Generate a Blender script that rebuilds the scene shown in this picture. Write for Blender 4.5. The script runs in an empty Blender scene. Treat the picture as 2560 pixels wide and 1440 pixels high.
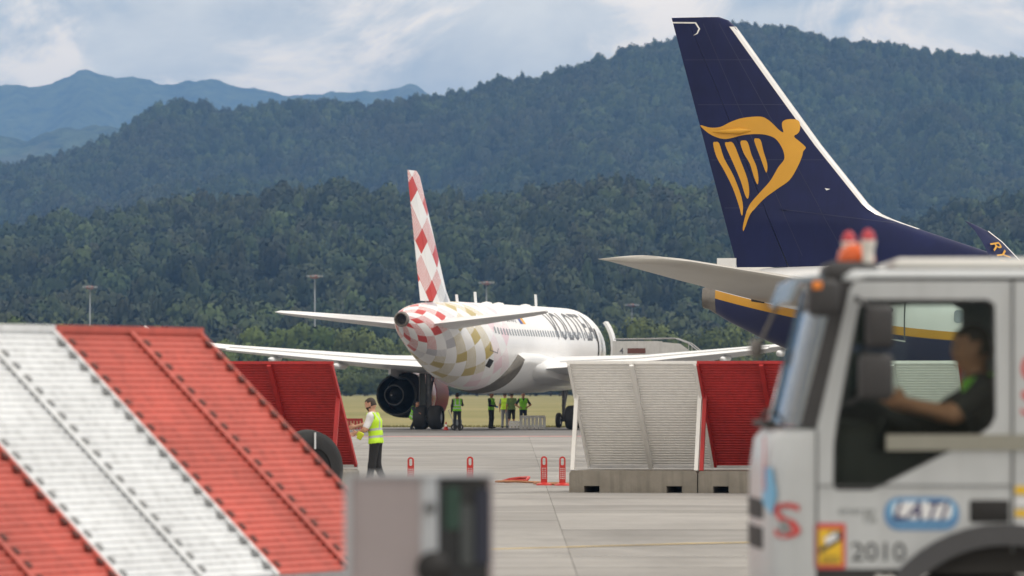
import bpy, bmesh, math, random
import numpy as np
from mathutils import Vector, Matrix, noise as mnoise
from mathutils.geometry import tessellate_polygon
R = math.radians
rng = random.Random(7)
sc = bpy.context.scene
COL = sc.collection

# ------------------------------------------------------------------ camera, sky, sun, exposure
FPX, HORIZON, EYE = 14000.0, 970.0, 2.0          # focal length in photo pixels, horizon row, eye height
cam_d = bpy.data.cameras.new('camera')
cam = bpy.data.objects.new('camera', cam_d); COL.objects.link(cam)
cam.location = (0, 0, EYE); cam.rotation_euler = (R(90), 0, 0)
cam_d.sensor_width = 36.0; cam_d.lens = FPX / 2560 * 36.0
cam_d.shift_y = (HORIZON - 720) / 2560
cam_d.clip_start = 0.5; cam_d.clip_end = 60000
cam_d.dof.use_dof = True; cam_d.dof.focus_distance = 150; cam_d.dof.aperture_fstop = 3.4
sc.camera = cam
SUN_EL, SUN_AZ = 60.0, 100.0                      # azimuth measured from +Y (view direction) towards +X
world = bpy.data.worlds.new('World'); sc.world = world; world.use_nodes = True
sun_d = bpy.data.lights.new('sun', 'SUN'); sun_d.energy = 1.5; sun_d.angle = R(11); sun_d.color = (1.0, 0.97, 0.93)
sun = bpy.data.objects.new('sun', sun_d); COL.objects.link(sun)
sdir = Vector((math.sin(R(SUN_AZ)) * math.cos(R(SUN_EL)), math.cos(R(SUN_AZ)) * math.cos(R(SUN_EL)), math.sin(R(SUN_EL))))
sun.rotation_euler = sdir.to_track_quat('Z', 'Y').to_euler()
sc.view_settings.view_transform = 'Standard'; sc.view_settings.look = 'None'
sc.view_settings.gamma = 1.0; sc.view_settings.exposure = 0.12
sc.view_settings.use_curve_mapping = False
sc.render.engine = 'CYCLES'
sc.cycles.use_denoising = True
sc.cycles.max_bounces = 8; sc.cycles.volume_bounces = 0; sc.cycles.transparent_max_bounces = 12
sc.cycles.sample_clamp_indirect = 6.0

def at(px, py, Y):
    return Vector(((px - 1280) / FPX * Y, Y, EYE + (HORIZON - py) / FPX * Y))

# ------------------------------------------------------------------ node helpers
class NT:
    def __init__(self, tree): self.t = tree; self.n = tree.nodes; self.l = tree.links
    def new(self, typ, **kw):
        n = self.n.new(typ)
        for k, v in kw.items(): setattr(n, k, v)
        return n
    def put(self, sock, v):
        if hasattr(v, 'is_output'): self.l.new(v, sock)
        else:
            if isinstance(v, tuple) and len(v) == 3 and sock.type == 'RGBA': v = (*v, 1)
            sock.default_value = v
    def m(self, op, a, b=None, c=None, clamp=False):
        n = self.new('ShaderNodeMath', operation=op, use_clamp=clamp)
        for i, v in enumerate((a, b, c)):
            if v is not None: self.put(n.inputs[i], v)
        return n.outputs[0]
    def vm(self, op, a, b=None, scale=None):
        n = self.new('ShaderNodeVectorMath', operation=op); self.put(n.inputs[0], a)
        if b is not None: self.put(n.inputs[1], b)
        if scale is not None: self.put(n.inputs['Scale'], scale)
        return n.outputs[0]
    def mix(self, f, a, b, blend='MIX'):
        n = self.new('ShaderNodeMix', data_type='RGBA', blend_type=blend); n.clamp_factor = True
        self.put(n.inputs[0], f); self.put(n.inputs[6], a); self.put(n.inputs[7], b)
        return n.outputs[2]
    def sep(self, v):
        n = self.new('ShaderNodeSeparateXYZ'); self.put(n.inputs[0], v); return n.outputs
    def comb(self, x, y, z):
        n = self.new('ShaderNodeCombineXYZ')
        for i, v in enumerate((x, y, z)): self.put(n.inputs[i], v)
        return n.outputs[0]
    def noise(self, vec, scale, detail=4, rough=0.55, dist=0.0):
        n = self.new('ShaderNodeTexNoise'); self.put(n.inputs['Vector'], vec)
        n.inputs['Scale'].default_value = scale; n.inputs['Detail'].default_value = detail
        n.inputs['Roughness'].default_value = rough; n.inputs['Distortion'].default_value = dist
        return n.outputs[0]
    def rng(self, v, a, b, c=0.0, d=1.0, smooth=False):
        n = self.new('ShaderNodeMapRange', interpolation_type='SMOOTHSTEP' if smooth else 'LINEAR'); n.clamp = True
        self.put(n.inputs[0], v)
        for i, q in enumerate((a, b, c, d)): self.put(n.inputs[i + 1], q)
        return n.outputs[0]
    def coord(self, which='Object'):
        return self.new('ShaderNodeTexCoord').outputs[which]

# ------------------------------------------------------------------ sky
def build_sky():
    T = NT(world.node_tree); T.n.clear()
    out = T.new('ShaderNodeOutputWorld'); bg = T.new('ShaderNodeBackground')
    sky = T.new('ShaderNodeTexSky', sky_type='NISHITA')
    sky.sun_disc = False; sky.sun_elevation = R(SUN_EL); sky.sun_rotation = R(SUN_AZ)
    sky.air_density = 1.0; sky.dust_density = 1.2; sky.ozone_density = 1.5
    g = T.coord('Generated')
    x, y, z = T.sep(g)
    v = T.comb(T.m('MULTIPLY', x, 1.0), y, T.m('MULTIPLY', z, 1.7))
    big = T.noise(T.vm('ADD', v, (0.31, 0.0, 0.05)), 10.0, 7, 0.55, 0.2)
    mid = T.noise(T.vm('ADD', v, (3.1, 1.7, 0.4)), 34.0, 9, 0.60, 0.3)
    cover = T.rng(T.m('ADD', T.m('MULTIPLY', big, 0.6), T.m('MULTIPLY', mid, 0.4)), 0.37, 0.50, 0, 1, True)
    lump = T.noise(T.vm('ADD', v, (0.93, 5.2, 2.41)), 27.0, 9, 0.60, 0.5)
    tone = T.rng(lump, 0.46, 0.59, 0, 1, True)
    base_ = T.mix(T.rng(mid, 0.35, 0.65), (8.8, 8.5, 7.8), (12.8, 11.8, 10.0))
    cloud = T.mix(T.m('MULTIPLY', tone, 0.85), base_, (18.6, 15.4, 11.8))
    haze_blue = T.mix(0.6, sky.outputs[0], (6.4, 7.6, 8.6))
    col = T.mix(T.m('MULTIPLY', cover, 0.95), haze_blue, cloud)
    T.put(bg.inputs['Color'], col); bg.inputs['Strength'].default_value = 0.1
    T.l.new(bg.outputs[0], out.inputs['Surface'])
build_sky()

# ------------------------------------------------------------------ materials
MATS = {}
def pm(name, col, rough=0.5, metal=0.0, var=0.06, vscale=3.0, bump=0.0, bscale=40.0, spec=0.5, alpha=None, streak=0.0):
    """principled material with mottled colour, optional dirt streaks and fine relief"""
    if name in MATS: return MATS[name]
    m = bpy.data.materials.new(name); m.use_nodes = True; MATS[name] = m
    T = NT(m.node_tree); b = T.n['Principled BSDF']
    co = T.coord('Object')
    n1 = T.noise(co, vscale, 6, 0.6)
    f = T.rng(n1, 0.3, 0.7, 1 - var, 1 + var)
    if streak:
        x, y, z = T.sep(co)
        st = T.noise(T.comb(T.m('MULTIPLY', x, 6.0), T.m('MULTIPLY', y, 6.0), T.m('MULTIPLY', z, 0.5)), 1.6, 5, 0.6)
        f = T.m('MULTIPLY', f, T.rng(st, 0.45, 0.75, 1.0, 1.0 - streak))
    c = T.vm('SCALE', tuple(col), scale=f)
    T.l.new(c, b.inputs['Base Color'])
    b.inputs['Roughness'].default_value = rough; b.inputs['Metallic'].default_value = metal
    b.inputs['Specular IOR Level'].default_value = spec
    if bump:
        bn = T.new('ShaderNodeBump'); bn.inputs['Strength'].default_value = bump; bn.inputs['Distance'].default_value = 0.02
        T.l.new(T.noise(co, bscale, 5, 0.6), bn.inputs['Height']); T.l.new(bn.outputs[0], b.inputs['Normal'])
    return m
def glassy(name, tint, tr=0.85, rough=0.03, ior=1.5):
    if name in MATS: return MATS[name]
    m = bpy.data.materials.new(name); m.use_nodes = True; MATS[name] = m
    T = NT(m.node_tree); T.n.remove(T.n['Principled BSDF']); out = T.n['Material Output']
    a = T.new('ShaderNodeBsdfTransparent'); a.inputs[0].default_value = (*tint, 1)
    g = T.new('ShaderNodeBsdfGlossy'); g.inputs['Roughness'].default_value = rough; g.inputs[0].default_value = (0.9, 0.95, 1, 1)
    fr = T.new('ShaderNodeFresnel'); fr.inputs[0].default_value = ior
    mx = T.new('ShaderNodeMixShader')
    T.l.new(T.rng(fr.outputs[0], 0, 1, 1 - tr, 1.0), mx.inputs[0]); T.l.new(a.outputs[0], mx.inputs[1]); T.l.new(g.outputs[0], mx.inputs[2])
    T.l.new(mx.outputs[0], out.inputs['Surface'])
    return m

# ------------------------------------------------------------------ objects and meshes
def link(o, parent=None):
    COL.objects.link(o)
    if parent is not None: o.parent = parent
    return o
def tag(o, label=None, cat=None, group=None, kind=None):
    if label: o['label'] = label
    if cat: o['category'] = cat
    if group: o['group'] = group
    if kind: o['kind'] = kind
    return o
def empty(name, loc=(0, 0, 0), rz=0.0, parent=None):
    o = bpy.data.objects.new(name, None); o.location = loc; o.rotation_euler = (0, 0, rz); o.empty_display_size = 0.3
    return link(o, parent)
def copy_tree(o, parent=None):
    c = o.copy(); link(c); c.parent = parent
    for ch in list(o.children): copy_tree(ch, c)
    return c
class MB:
    def __init__(s): s.v = []; s.f = []; s.mi = []; s.cur = 0
    def add(s, vs, fs):
        o = len(s.v); s.v.extend([tuple(q) for q in vs])
        for f in fs: s.f.append([i + o for i in f]); s.mi.append(s.cur)
        return s
    def box(s, x0, x1, y0, y1, z0, z1):
        return s.add([(x0, y0, z0), (x1, y0, z0), (x1, y1, z0), (x0, y1, z0), (x0, y0, z1), (x1, y0, z1), (x1, y1, z1), (x0, y1, z1)],
                     [(0, 3, 2, 1), (4, 5, 6, 7), (0, 1, 5, 4), (1, 2, 6, 5), (2, 3, 7, 6), (3, 0, 4, 7)])
    def bevbox(s, x0, x1, y0, y1, z0, z1, b=0.02):
        bm = bmesh.new(); bmesh.ops.create_cube(bm, size=1)
        for v in bm.verts:
            v.co = Vector(((x0 + x1) / 2 + v.co.x * (x1 - x0), (y0 + y1) / 2 + v.co.y * (y1 - y0), (z0 + z1) / 2 + v.co.z * (z1 - z0)))
        bmesh.ops.bevel(bm, geom=bm.edges[:], offset=b, segments=2, affect='EDGES', profile=0.5)
        return s.frombm(bm)
    def frombm(s, bm):
        bm.verts.index_update()
        s.add([v.co for v in bm.verts], [[v.index for v in f.verts] for f in bm.faces]); bm.free(); return s
    def rings(s, rs, cap=True, closed=True):
        n = len(rs[0]); vs = [p for r in rs for p in r]; fs = []
        for i in range(len(rs) - 1):
            for j in range(n if closed else n - 1):
                k = (j + 1) % n
                fs.append((i * n + j, i * n + k, (i + 1) * n + k, (i + 1) * n + j))
        if cap and closed:
            fs.append(tuple(range(n - 1, -1, -1))); fs.append(tuple((len(rs) - 1) * n + j for j in range(n)))
        return s.add(vs, fs)
    def tube(s, pts, r, n=8, cap=True):
        pts = [Vector(p) for p in pts]; rs = []
        rad = r if isinstance(r, (list, tuple)) else [r] * len(pts)
        up = Vector((0, 0, 1))
        for i, p in enumerate(pts):
            d = (pts[min(i + 1, len(pts) - 1)] - pts[max(i - 1, 0)]).normalized()
            a = d.cross(up)
            if a.length < 0.05: a = d.cross(Vector((1, 0, 0)))
            a.normalize(); b = d.cross(a)
            rs.append([p + (a * math.cos(t) + b * math.sin(t)) * rad[i] for t in [2 * math.pi * k / n for k in range(n)]])
        return s.rings(rs, cap)
    def bar(s, a, b, w, h):
        """rectangular bar from a to b, w sideways, h upwards"""
        a = Vector(a); b = Vector(b); d = (b - a).normalized()
        sx = d.cross(Vector((0, 0, 1)))
        if sx.length < 0.05: sx = Vector((1, 0, 0))
        sx.normalize(); up = sx.cross(d)
        r = lambda p: [p + sx * w / 2 + up * h / 2, p - sx * w / 2 + up * h / 2, p - sx * w / 2 - up * h / 2, p + sx * w / 2 - up * h / 2]
        return s.rings([r(a), r(b)])
    def lathe(s, prof, axis_o=(0, 0, 0), axis='x', n=24, cap=False):
        rs = []
        o = Vector(axis_o)
        for (t, r) in prof:
            ring = []
            for k in range(n):
                a = 2 * math.pi * k / n; c, q = math.cos(a) * r, math.sin(a) * r
                ring.append(o + (Vector((t, c, q)) if axis == 'x' else Vector((q, t, c)) if axis == 'y' else Vector((c, q, t))))
            rs.append(ring)
        return s.rings(rs, cap)
    def plate(s, outer, holes=(), th=0.02, fn=None):
        """flat polygon (2-D outlines, with holes) of a given thickness, placed by fn(u, v, depth)"""
        loops = [list(outer)] + [list(h) for h in holes]
        tri = tessellate_polygon([[Vector((u, v, 0)) for u, v in lp] for lp in loops])
        flat = [p for lp in loops for p in lp]; n = len(flat)
        if fn is None: fn = lambda u, v, d: (u, v, d)
        vs = [fn(u, v, 0) for u, v in flat] + [fn(u, v, th) for u, v in flat]
        fs = [t for t in tri] + [tuple(i + n for i in reversed(t)) for t in tri]
        o = 0
        for lp in loops:
            k = len(lp)
            for i in range(k):
                j = (i + 1) % k; fs.append((o + i, o + j, o + j + n, o + i + n))
            o += k
        return s.add(vs, fs)
    def build(s, name, mats, parent=None, smooth=False, recalc=True, angle=None):
        me = bpy.data.meshes.new(name)
        me.from_pydata(s.v, [], s.f)
        if not isinstance(mats, (list, tuple)): mats = [mats]
        for m in mats: me.materials.append(m)
        if len(mats) > 1: me.polygons.foreach_set('material_index', s.mi)
        if recalc:
            bm = bmesh.new(); bm.from_mesh(me); bmesh.ops.recalc_face_normals(bm, faces=bm.faces); bm.to_mesh(me); bm.free()
        if smooth:
            me.polygons.foreach_set('use_smooth', [True] * len(me.polygons))
            if angle: me.set_sharp_from_angle(angle=R(angle))
        me.update()
        return link(bpy.data.objects.new(name, me), parent)
def inst(name, me, parent=None, loc=(0, 0, 0), rot=(0, 0, 0), scale=(1, 1, 1)):
    o = bpy.data.objects.new(name, me); o.location = loc; o.rotation_euler = rot; o.scale = scale
    return link(o, parent)
def rrect(x0, x1, y0, y1, r, n=4):
    p = []
    for cx, cy, a0 in ((x1 - r, y1 - r, 0), (x0 + r, y1 - r, 90), (x0 + r, y0 + r, 180), (x1 - r, y0 + r, 270)):
        for k in range(n + 1):
            a = R(a0 + 90 * k / n); p.append((cx + r * math.cos(a), cy + r * math.sin(a)))
    return p
def circ(cx, cy, r, n=16, ry=None):
    return [(cx + r * math.cos(2 * math.pi * k / n), cy + (ry or r) * math.sin(2 * math.pi * k / n)) for k in range(n)]
def lerp(a, b, t): return a + (b - a) * t
def interp(x, pts):
    if x <= pts[0][0]: return pts[0][1]
    for (a, va), (b, vb) in zip(pts, pts[1:]):
        if x <= b:
            return lerp(va, vb, (x - a) / (b - a))
    return pts[-1][1]

# lettering: 2-D triangles of a string from the built-in font, size 1, left-aligned on the baseline
TEXTS = {}
def make_texts(strings):
    obs = []
    for s_ in strings:
        cu = bpy.data.curves.new('lettering', 'FONT'); cu.body = s_; cu.size = 1.0; cu.resolution_u = 3; cu.offset = {'LATI': 0.02, 'VOLOTEA': 0.012}.get(s_, 0.004); cu.space_character = 1.12 if s_ == 'LATI' else 1.0
        o = bpy.data.objects.new('lettering', cu); COL.objects.link(o); obs.append((s_, o, cu))
    dg = bpy.context.evaluated_depsgraph_get()
    for s_, o, cu in obs:
        me = bpy.data.meshes.new_from_object(o.evaluated_get(dg))
        TEXTS[s_] = ([tuple(v.co[:2]) for v in me.vertices], [tuple(p.vertices) for p in me.polygons])
        bpy.data.meshes.remove(me)
    for s_, o, cu in obs: bpy.data.objects.remove(o); bpy.data.curves.remove(cu)
make_texts(['VOLOTEA', 'EC-NOQ', 'RYANAIR', 'OI', '2010', 'LATI', 'S', 'energy', '18', 'ANGLES', 'MORTS', '4', 'LOGISTICA', 'C', 'volotea.com'])
def lettering(string, w, h, fn, name, m, parent, shear=0.0, cuts=0, fit=True):
    """string scaled to w x h, optionally sliced into bands, placed by fn(u, v)"""
    vs, fs = TEXTS[string]
    xs = [v[0] for v in vs]; ys = [v[1] for v in vs]
    x0, x1, y0, y1 = min(xs), max(xs), min(ys), max(ys)
    bm = bmesh.new()
    bv = [bm.verts.new(((x - x0) / (x1 - x0) * w + shear * (y - y0) / (y1 - y0) * h, (y - y0) / (y1 - y0) * h, 0)) for x, y in vs]
    for f in fs:
        try: bm.faces.new([bv[i] for i in f])
        except ValueError: pass
    for k in range(1, cuts):
        bmesh.ops.bisect_plane(bm, geom=bm.verts[:] + bm.edges[:] + bm.faces[:], plane_co=(0, h * k / cuts, 0), plane_no=(0, 1, 0))
    mb = MB(); bm.verts.index_update()
    mb.add([fn(v.co.x, v.co.y) for v in bm.verts], [[v.index for v in f.verts] for f in bm.faces]); bm.free()
    return mb.build(name, m, parent, recalc=False)
# ================================================================== THE SETTING
def mat_concrete():
    m = bpy.data.materials.new('concrete_slab'); m.use_nodes = True
    T = NT(m.node_tree); b = T.n['Principled BSDF']
    oi = T.new('ShaderNodeObjectInfo'); geo = T.new('ShaderNodeNewGeometry')
    P = geo.outputs['Position']; x, y, z = T.sep(P)
    n1 = T.noise(P, 0.35, 6, 0.6); n2 = T.noise(P, 5.0, 5, 0.65)
    st = T.noise(T.comb(T.m('MULTIPLY', x, 0.10), T.m('MULTIPLY', y, 1.1), 0.0), 1.0, 5, 0.6)
    f = T.m('MULTIPLY', T.rng(n1, 0.3, 0.7, 0.86, 1.1), T.rng(n2, 0.3, 0.7, 0.92, 1.06))
    f = T.m('MULTIPLY', f, T.rng(st, 0.35, 0.7, 0.86, 1.07))
    f = T.m('MULTIPLY', f, T.rng(oi.outputs['Random'], 0, 1, 0.86, 1.07))
    stain = T.noise(T.comb(T.m('MULTIPLY', x, 0.22), T.m('MULTIPLY', y, 0.09), 7.0), 1.0, 7, 0.68, 0.8)
    f = T.m('MULTIPLY', f, T.rng(stain, 0.50, 0.70, 1.0, 0.74))
    tyre = T.noise(T.comb(T.m('MULTIPLY', T.m('ADD', x, T.m('MULTIPLY', y, 3.0)), 0.012), T.m('MULTIPLY', T.m('SUBTRACT', y, T.m('MULTIPLY', x, 0.06)), 2.6), 3.0), 1.0, 3, 0.5)
    f = T.m('MULTIPLY', f, T.rng(tyre, 0.56, 0.68, 1.0, 0.80))
    T.l.new(T.vm('SCALE', (0.318, 0.306, 0.292), scale=f), b.inputs['Base Color'])
    b.inputs['Roughness'].default_value = 0.8; b.inputs['Specular IOR Level'].default_value = 0.25
    return m
def mat_grass():
    m = bpy.data.materials.new('dry_grass'); m.use_nodes = True
    T = NT(m.node_tree); b = T.n['Principled BSDF']
    P = T.new('ShaderNodeNewGeometry').outputs['Position']; x, y, z = T.sep(P)
    n1 = T.noise(T.comb(T.m('MULTIPLY', x, 0.05), T.m('MULTIPLY', y, 0.016), 0), 1.0, 6, 0.6)
    n2 = T.noise(P, 1.3, 5, 0.7)
    c = T.mix(T.rng(n1, 0.38, 0.62), (0.255, 0.225, 0.105), (0.185, 0.178, 0.072))
    c = T.mix(T.rng(n2, 0.45, 0.8, 0, 0.25), c, (0.30, 0.26, 0.13))
    T.l.new(c, b.inputs['Base Color']); b.inputs['Roughness'].default_value = 0.9; b.inputs['Specular IOR Level'].default_value = 0.1
    return m
def sheet(name, x0, x1, y0, y1, z, m):
    o = MB().add([(x0, y0, z), (x1, y0, z), (x1, y1, z), (x0, y1, z)], [(0, 1, 2, 3)]).build(name, m, recalc=False)
    return tag(o, kind='structure')
M_CONC = mat_concrete(); M_GRASS = mat_grass()
M_ASPH = pm('asphalt', (0.185, 0.180, 0.178), 0.85, var=0.2, vscale=0.25, spec=0.2)
M_JOINT = pm('joint_filler', (0.285, 0.272, 0.258), 0.9, var=0.2, vscale=1.0)
M_LINERED = pm('red_line_paint', (0.42, 0.20, 0.19), 0.7, var=0.45, vscale=1.2)
M_LINEYEL = pm('yellow_line_paint', (0.52, 0.36, 0.10), 0.7, var=0.45, vscale=1.0)
M_LINEWHT = pm('white_line_paint', (0.55, 0.53, 0.5), 0.7, var=0.4, vscale=1.0)
ground = sheet('ground', -9000, 9000, -300, 17500, -0.30, M_GRASS)
grass_field = sheet('grass_field', -400, 400, 285.0, 1560, -0.012, M_GRASS)
apron = sheet('apron', -200, 200, -200, 234, -0.05, M_JOINT)
asphalt = sheet('asphalt_strip', -200, 200, 233.5, 285.5, -0.004, M_ASPH)
# concrete slabs, each its own piece of the apron
slab_me = None
for j, y0 in enumerate(np.arange(2, 233, 5.5)):
    hw = y0 * 1280 / FPX + 8
    n = int(math.ceil(hw * 2 / 6.0))
    for i in range(n):
        x0 = -(n // 2) * 6.0 + i * 6.0 + 0.7
        if slab_me is None:
            so = MB().box(0, 5.993, 0, 5.492, -0.2, 0).build('slab', M_CONC, apron); slab_me = so.data; so.location = (x0, y0, 0)
        else: so = inst('slab', slab_me, apron, (x0, y0, rng.uniform(-0.004, 0.003)))
# painted lines on the concrete
def strip(name, pts, w, m, z=0.006):
    mb = MB(); vs = []
    for (x, y) in pts: vs += [(x, y - w / 2, z), (x, y + w / 2, z)]
    mb.add(vs, [(2 * i, 2 * i + 2, 2 * i + 3, 2 * i + 1) for i in range(len(pts) - 1)])
    return tag(mb.build(name, m, recalc=False), kind='structure')
strip('painted_line', [(-60, 229.5), (-6, 230.5), (26, 235.2), (70, 242)], 3.2, M_LINERED)
strip('painted_line', [(-3.0, 116.6), (0.2, 116.2), (6, 115.2), (15, 113.6)], 0.12, M_LINERED)
strip('painted_line', [(-6, 68.6), (-0.2, 69.4), (2.3, 71.9), (9, 76)], 0.26, M_LINEYEL)
strip('painted_line', [(-9, 66.6), (-0.5, 66.6), (9, 66.5)], 0.10, M_LINEWHT)

# ------------------------------------------------------------------ foliage
def mat_leaf(name, a, b_, c_):
    m = bpy.data.materials.new(name); m.use_nodes = True
    T = NT(m.node_tree); b = T.n['Principled BSDF']
    oi = T.new('ShaderNodeObjectInfo'); P = T.new('ShaderNodeNewGeometry').outputs['Position']
    n1 = T.noise(T.coord('Object'), 2.2, 4, 0.6); n2 = T.noise(P, 0.010, 5, 0.65)
    col = T.mix(T.rng(oi.outputs['Random'], 0, 1), a, b_)
    col = T.mix(T.rng(n2, 0.40, 0.62, 0, 0.75), col, c_)
    col = T.vm('SCALE', col, scale=T.rng(n1, 0.3, 0.7, 0.7, 1.35))
    col = T.vm('SCALE', col, scale=T.rng(T.noise(P, 0.028, 3, 0.6), 0.35, 0.65, 0.62, 1.4))
    T.l.new(col, b.inputs['Base Color']); b.inputs['Roughness'].default_value = 0.7; b.inputs['Specular IOR Level'].default_value = 0.2
    return m
M_LEAF = mat_leaf('leaf_near', (0.058, 0.090, 0.020), (0.105, 0.132, 0.030), (0.085, 0.095, 0.028))
M_LEAFH = mat_leaf('leaf_hill', (0.009, 0.022, 0.011), (0.062, 0.088, 0.028), (0.036, 0.034, 0.020))
M_BARK = pm('bark', (0.09, 0.07, 0.05), 0.9, var=0.3)
def crown_mesh(name, seed, quads, leaf, m, lumps=9, tall=1.0):
    """leaf clumps spread over uneven lumps; radius about 1, standing on z = 0"""
    r = np.random.default_rng(seed); V = []; F = []; NN = []
    cs = []
    for k in range(lumps):
        a = r.uniform(0, 6.28); h = r.uniform(0.15, 1.0); d = r.uniform(0.15, 0.68) * (1.15 - 0.75 * h)
        cs.append((d * math.cos(a), d * math.sin(a), (0.35 + 0.95 * h) * tall, r.uniform(0.34, 0.52)))
    cs.append((0, 0, 0.75 * tall, 0.6))
    bm = bmesh.new(); bmesh.ops.create_icosphere(bm, subdivisions=1, radius=1); iv = [v.co.copy() for v in bm.verts]; jf = [[v.index for v in f.verts] for f in bm.faces]; bm.free()
    for (x, y, z, q) in cs:
        o = len(V); V += [(x + p.x * q * 0.82, y + p.y * q * 0.82, z + p.z * q * 0.8) for p in iv]; F += [[i + o for i in f] for f in jf]; NN += [tuple(p) for p in iv]
    n_each = quads // len(cs)
    for (x, y, z, q) in cs:
        for k in range(n_each):
            d = Vector(r.normal(size=3)).normalized()
            if d.z < -0.45: d.z *= -0.5; d.normalize()
            p = Vector((x, y, z)) + d * q * r.uniform(0.82, 1.16)
            nrm = (d + Vector(r.normal(size=3)) * 0.33).normalized()
            t = nrm.orthogonal().normalized(); t = Matrix.Rotation(r.uniform(0, 6.28), 3, nrm) @ t; b = nrm.cross(t)
            s = leaf * r.uniform(0.6, 1.35); o = len(V)
            V += [tuple(p + t * s), tuple(p + b * s * 0.8 + nrm * s * 0.25), tuple(p - t * s), tuple(p - b * s * 0.8 - nrm * s * 0.2)]
            F.append([o, o + 1, o + 2, o + 3]); NN += [tuple((d * 0.9 + nrm * 0.18 + (p - Vector((0, 0, 0.6))).normalized() * 0.35).normalized())] * 4
    me = bpy.data.meshes.new(name); me.from_pydata(V, [], F); me.materials.append(m)
    me.polygons.foreach_set('use_smooth', [True] * len(me.polygons)); me.update()
    me.normals_split_custom_set_from_vertices(NN)
    return me
CROWNS = [crown_mesh('crown', 11 + k, 1500, 0.075, M_LEAF, 9 + k % 3, (1.0, 1.15, 0.9, 1.25, 1.05)[k]) for k in range(5)]
def trunk_mesh(seed):
    r = random.Random(seed); mb = MB()
    mb.tube([(0, 0, 0), (0.03, 0.02, 0.5), (0.0, 0.05, 1.0)], [0.07, 0.055, 0.03], 7)
    for k in range(4):
        a = r.uniform(0, 6.28)
        mb.tube([(0, 0, 0.45 + 0.1 * k), (0.25 * math.cos(a), 0.25 * math.sin(a), 0.8 + 0.1 * k)], [0.035, 0.012], 5)
    o = mb.build('trunk', M_BARK); me = o.data; bpy.data.objects.remove(o); return me
TRUNKS = [trunk_mesh(k) for k in range(2)]
def tree(px, top, Y, rad, k, label, group, name='broadleaf_tree'):
    p = at(px, top, Y); H = p.z
    e = empty(name, (p.x, Y, -0.05), rng.uniform(0, 6.28))
    tall = (1.0, 1.15, 0.9, 1.25, 1.05)[k]
    zc = max(0.0, H - rad * (1.3 * tall + 0.46))
    sz = min(1.25, max(0.8, H / (rad * (1.3 * tall + 0.40))))
    c = inst('crown', CROWNS[k], e, (0, 0, max(-0.22 * rad if name == 'bush' else 0.0, H - rad * (1.3 * tall + 0.42) * sz)), scale=(rad, rad, rad * sz))
    inst('trunk', TRUNKS[k % 2], e, (0, 0, 0), scale=(rad * 0.9, rad * 0.9, H * 0.55))
    return tag(e, label, 'tree', group)
# the belt of trees beyond the grass: front row lower, back row carrying the skyline of the belt
TOPLINE = [(-120, 800), (0, 795), (60, 800), (120, 812), (200, 828), (500, 845), (560, 838), (610, 818), (660, 806), (720, 812), (790, 822), (860, 818), (930, 832), (1010, 840),
           (1100, 838), (1250, 845), (1400, 832), (1480, 815), (1540, 806), (1580, 812), (1610, 796), (1650, 820), (1700, 818), (1760, 812), (1810, 800), (1850, 812), (1900, 832),
           (1980, 840), (2150, 830), (2300, 838), (2450, 825), (2700, 830)]
LANDMARKS = [(0, 'left picture edge'), (225, 'mast above the left barrier'), (520, 'corner of the near red panel'), (690, 'left tailplane tip'), (800, 'mast over the left tailplane'), (960, 'left engine'), (1050, 'diamond-painted fin'),
             (1216, 'mast above the fuselage roof'), (1400, 'foremost roof antenna'), (1520, 'open cabin door'), (1580, 'mast by the boarding stairs'), (1760, 'lower end of the stairs'), (1850, 'rear edge of the navy fin'), (2000, 'truck windscreen'), (2330, 'truck side window'), (2560, 'right picture edge')]
ORD = ('first', 'second', 'third', 'fourth', 'fifth', 'sixth', 'seventh', 'eighth', 'ninth')
def belt_row(what, name, group, y_mid, jit, step, top, rad):
    """one row of the belt; each plant is told apart by its order from the nearest landmark"""
    spots = []; px = -90
    while px < 2660:
        spots.append(px); px += rng.uniform(*step)
    seen = {}
    for px in sorted(spots, key=lambda p: min(abs(p - q[0]) for q in LANDMARKS)):
        lm = min(LANDMARKS, key=lambda q: abs(px - q[0])); side = 'left' if px < lm[0] else 'right'
        k = seen[(lm[1], side)] = seen.get((lm[1], side), 0) + 1
        tree(px, top(px), y_mid + rng.uniform(-jit, jit), rng.uniform(*rad), rng.randrange(5), f'{what}, {ORD[k - 1]} to the {side} of the {lm[1]}', group, name)
belt_row('tall belt tree', 'broadleaf_tree', 'tall trees of the belt beyond the grass', 1435, 20, (48, 74), lambda p: interp(p, TOPLINE) + rng.uniform(-8, 14), (5.4, 7.6))
belt_row('mid-height belt tree', 'broadleaf_tree', 'mid-height trees of the belt', 1401, 11, (52, 80), lambda p: interp(p, TOPLINE) + rng.uniform(40, 85), (4.2, 6.0))
belt_row('low bush', 'bush', 'bushes at the edge of the grass', 1379, 9, (34, 52), lambda p: rng.uniform(915, 955), (4.0, 5.6))

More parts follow.
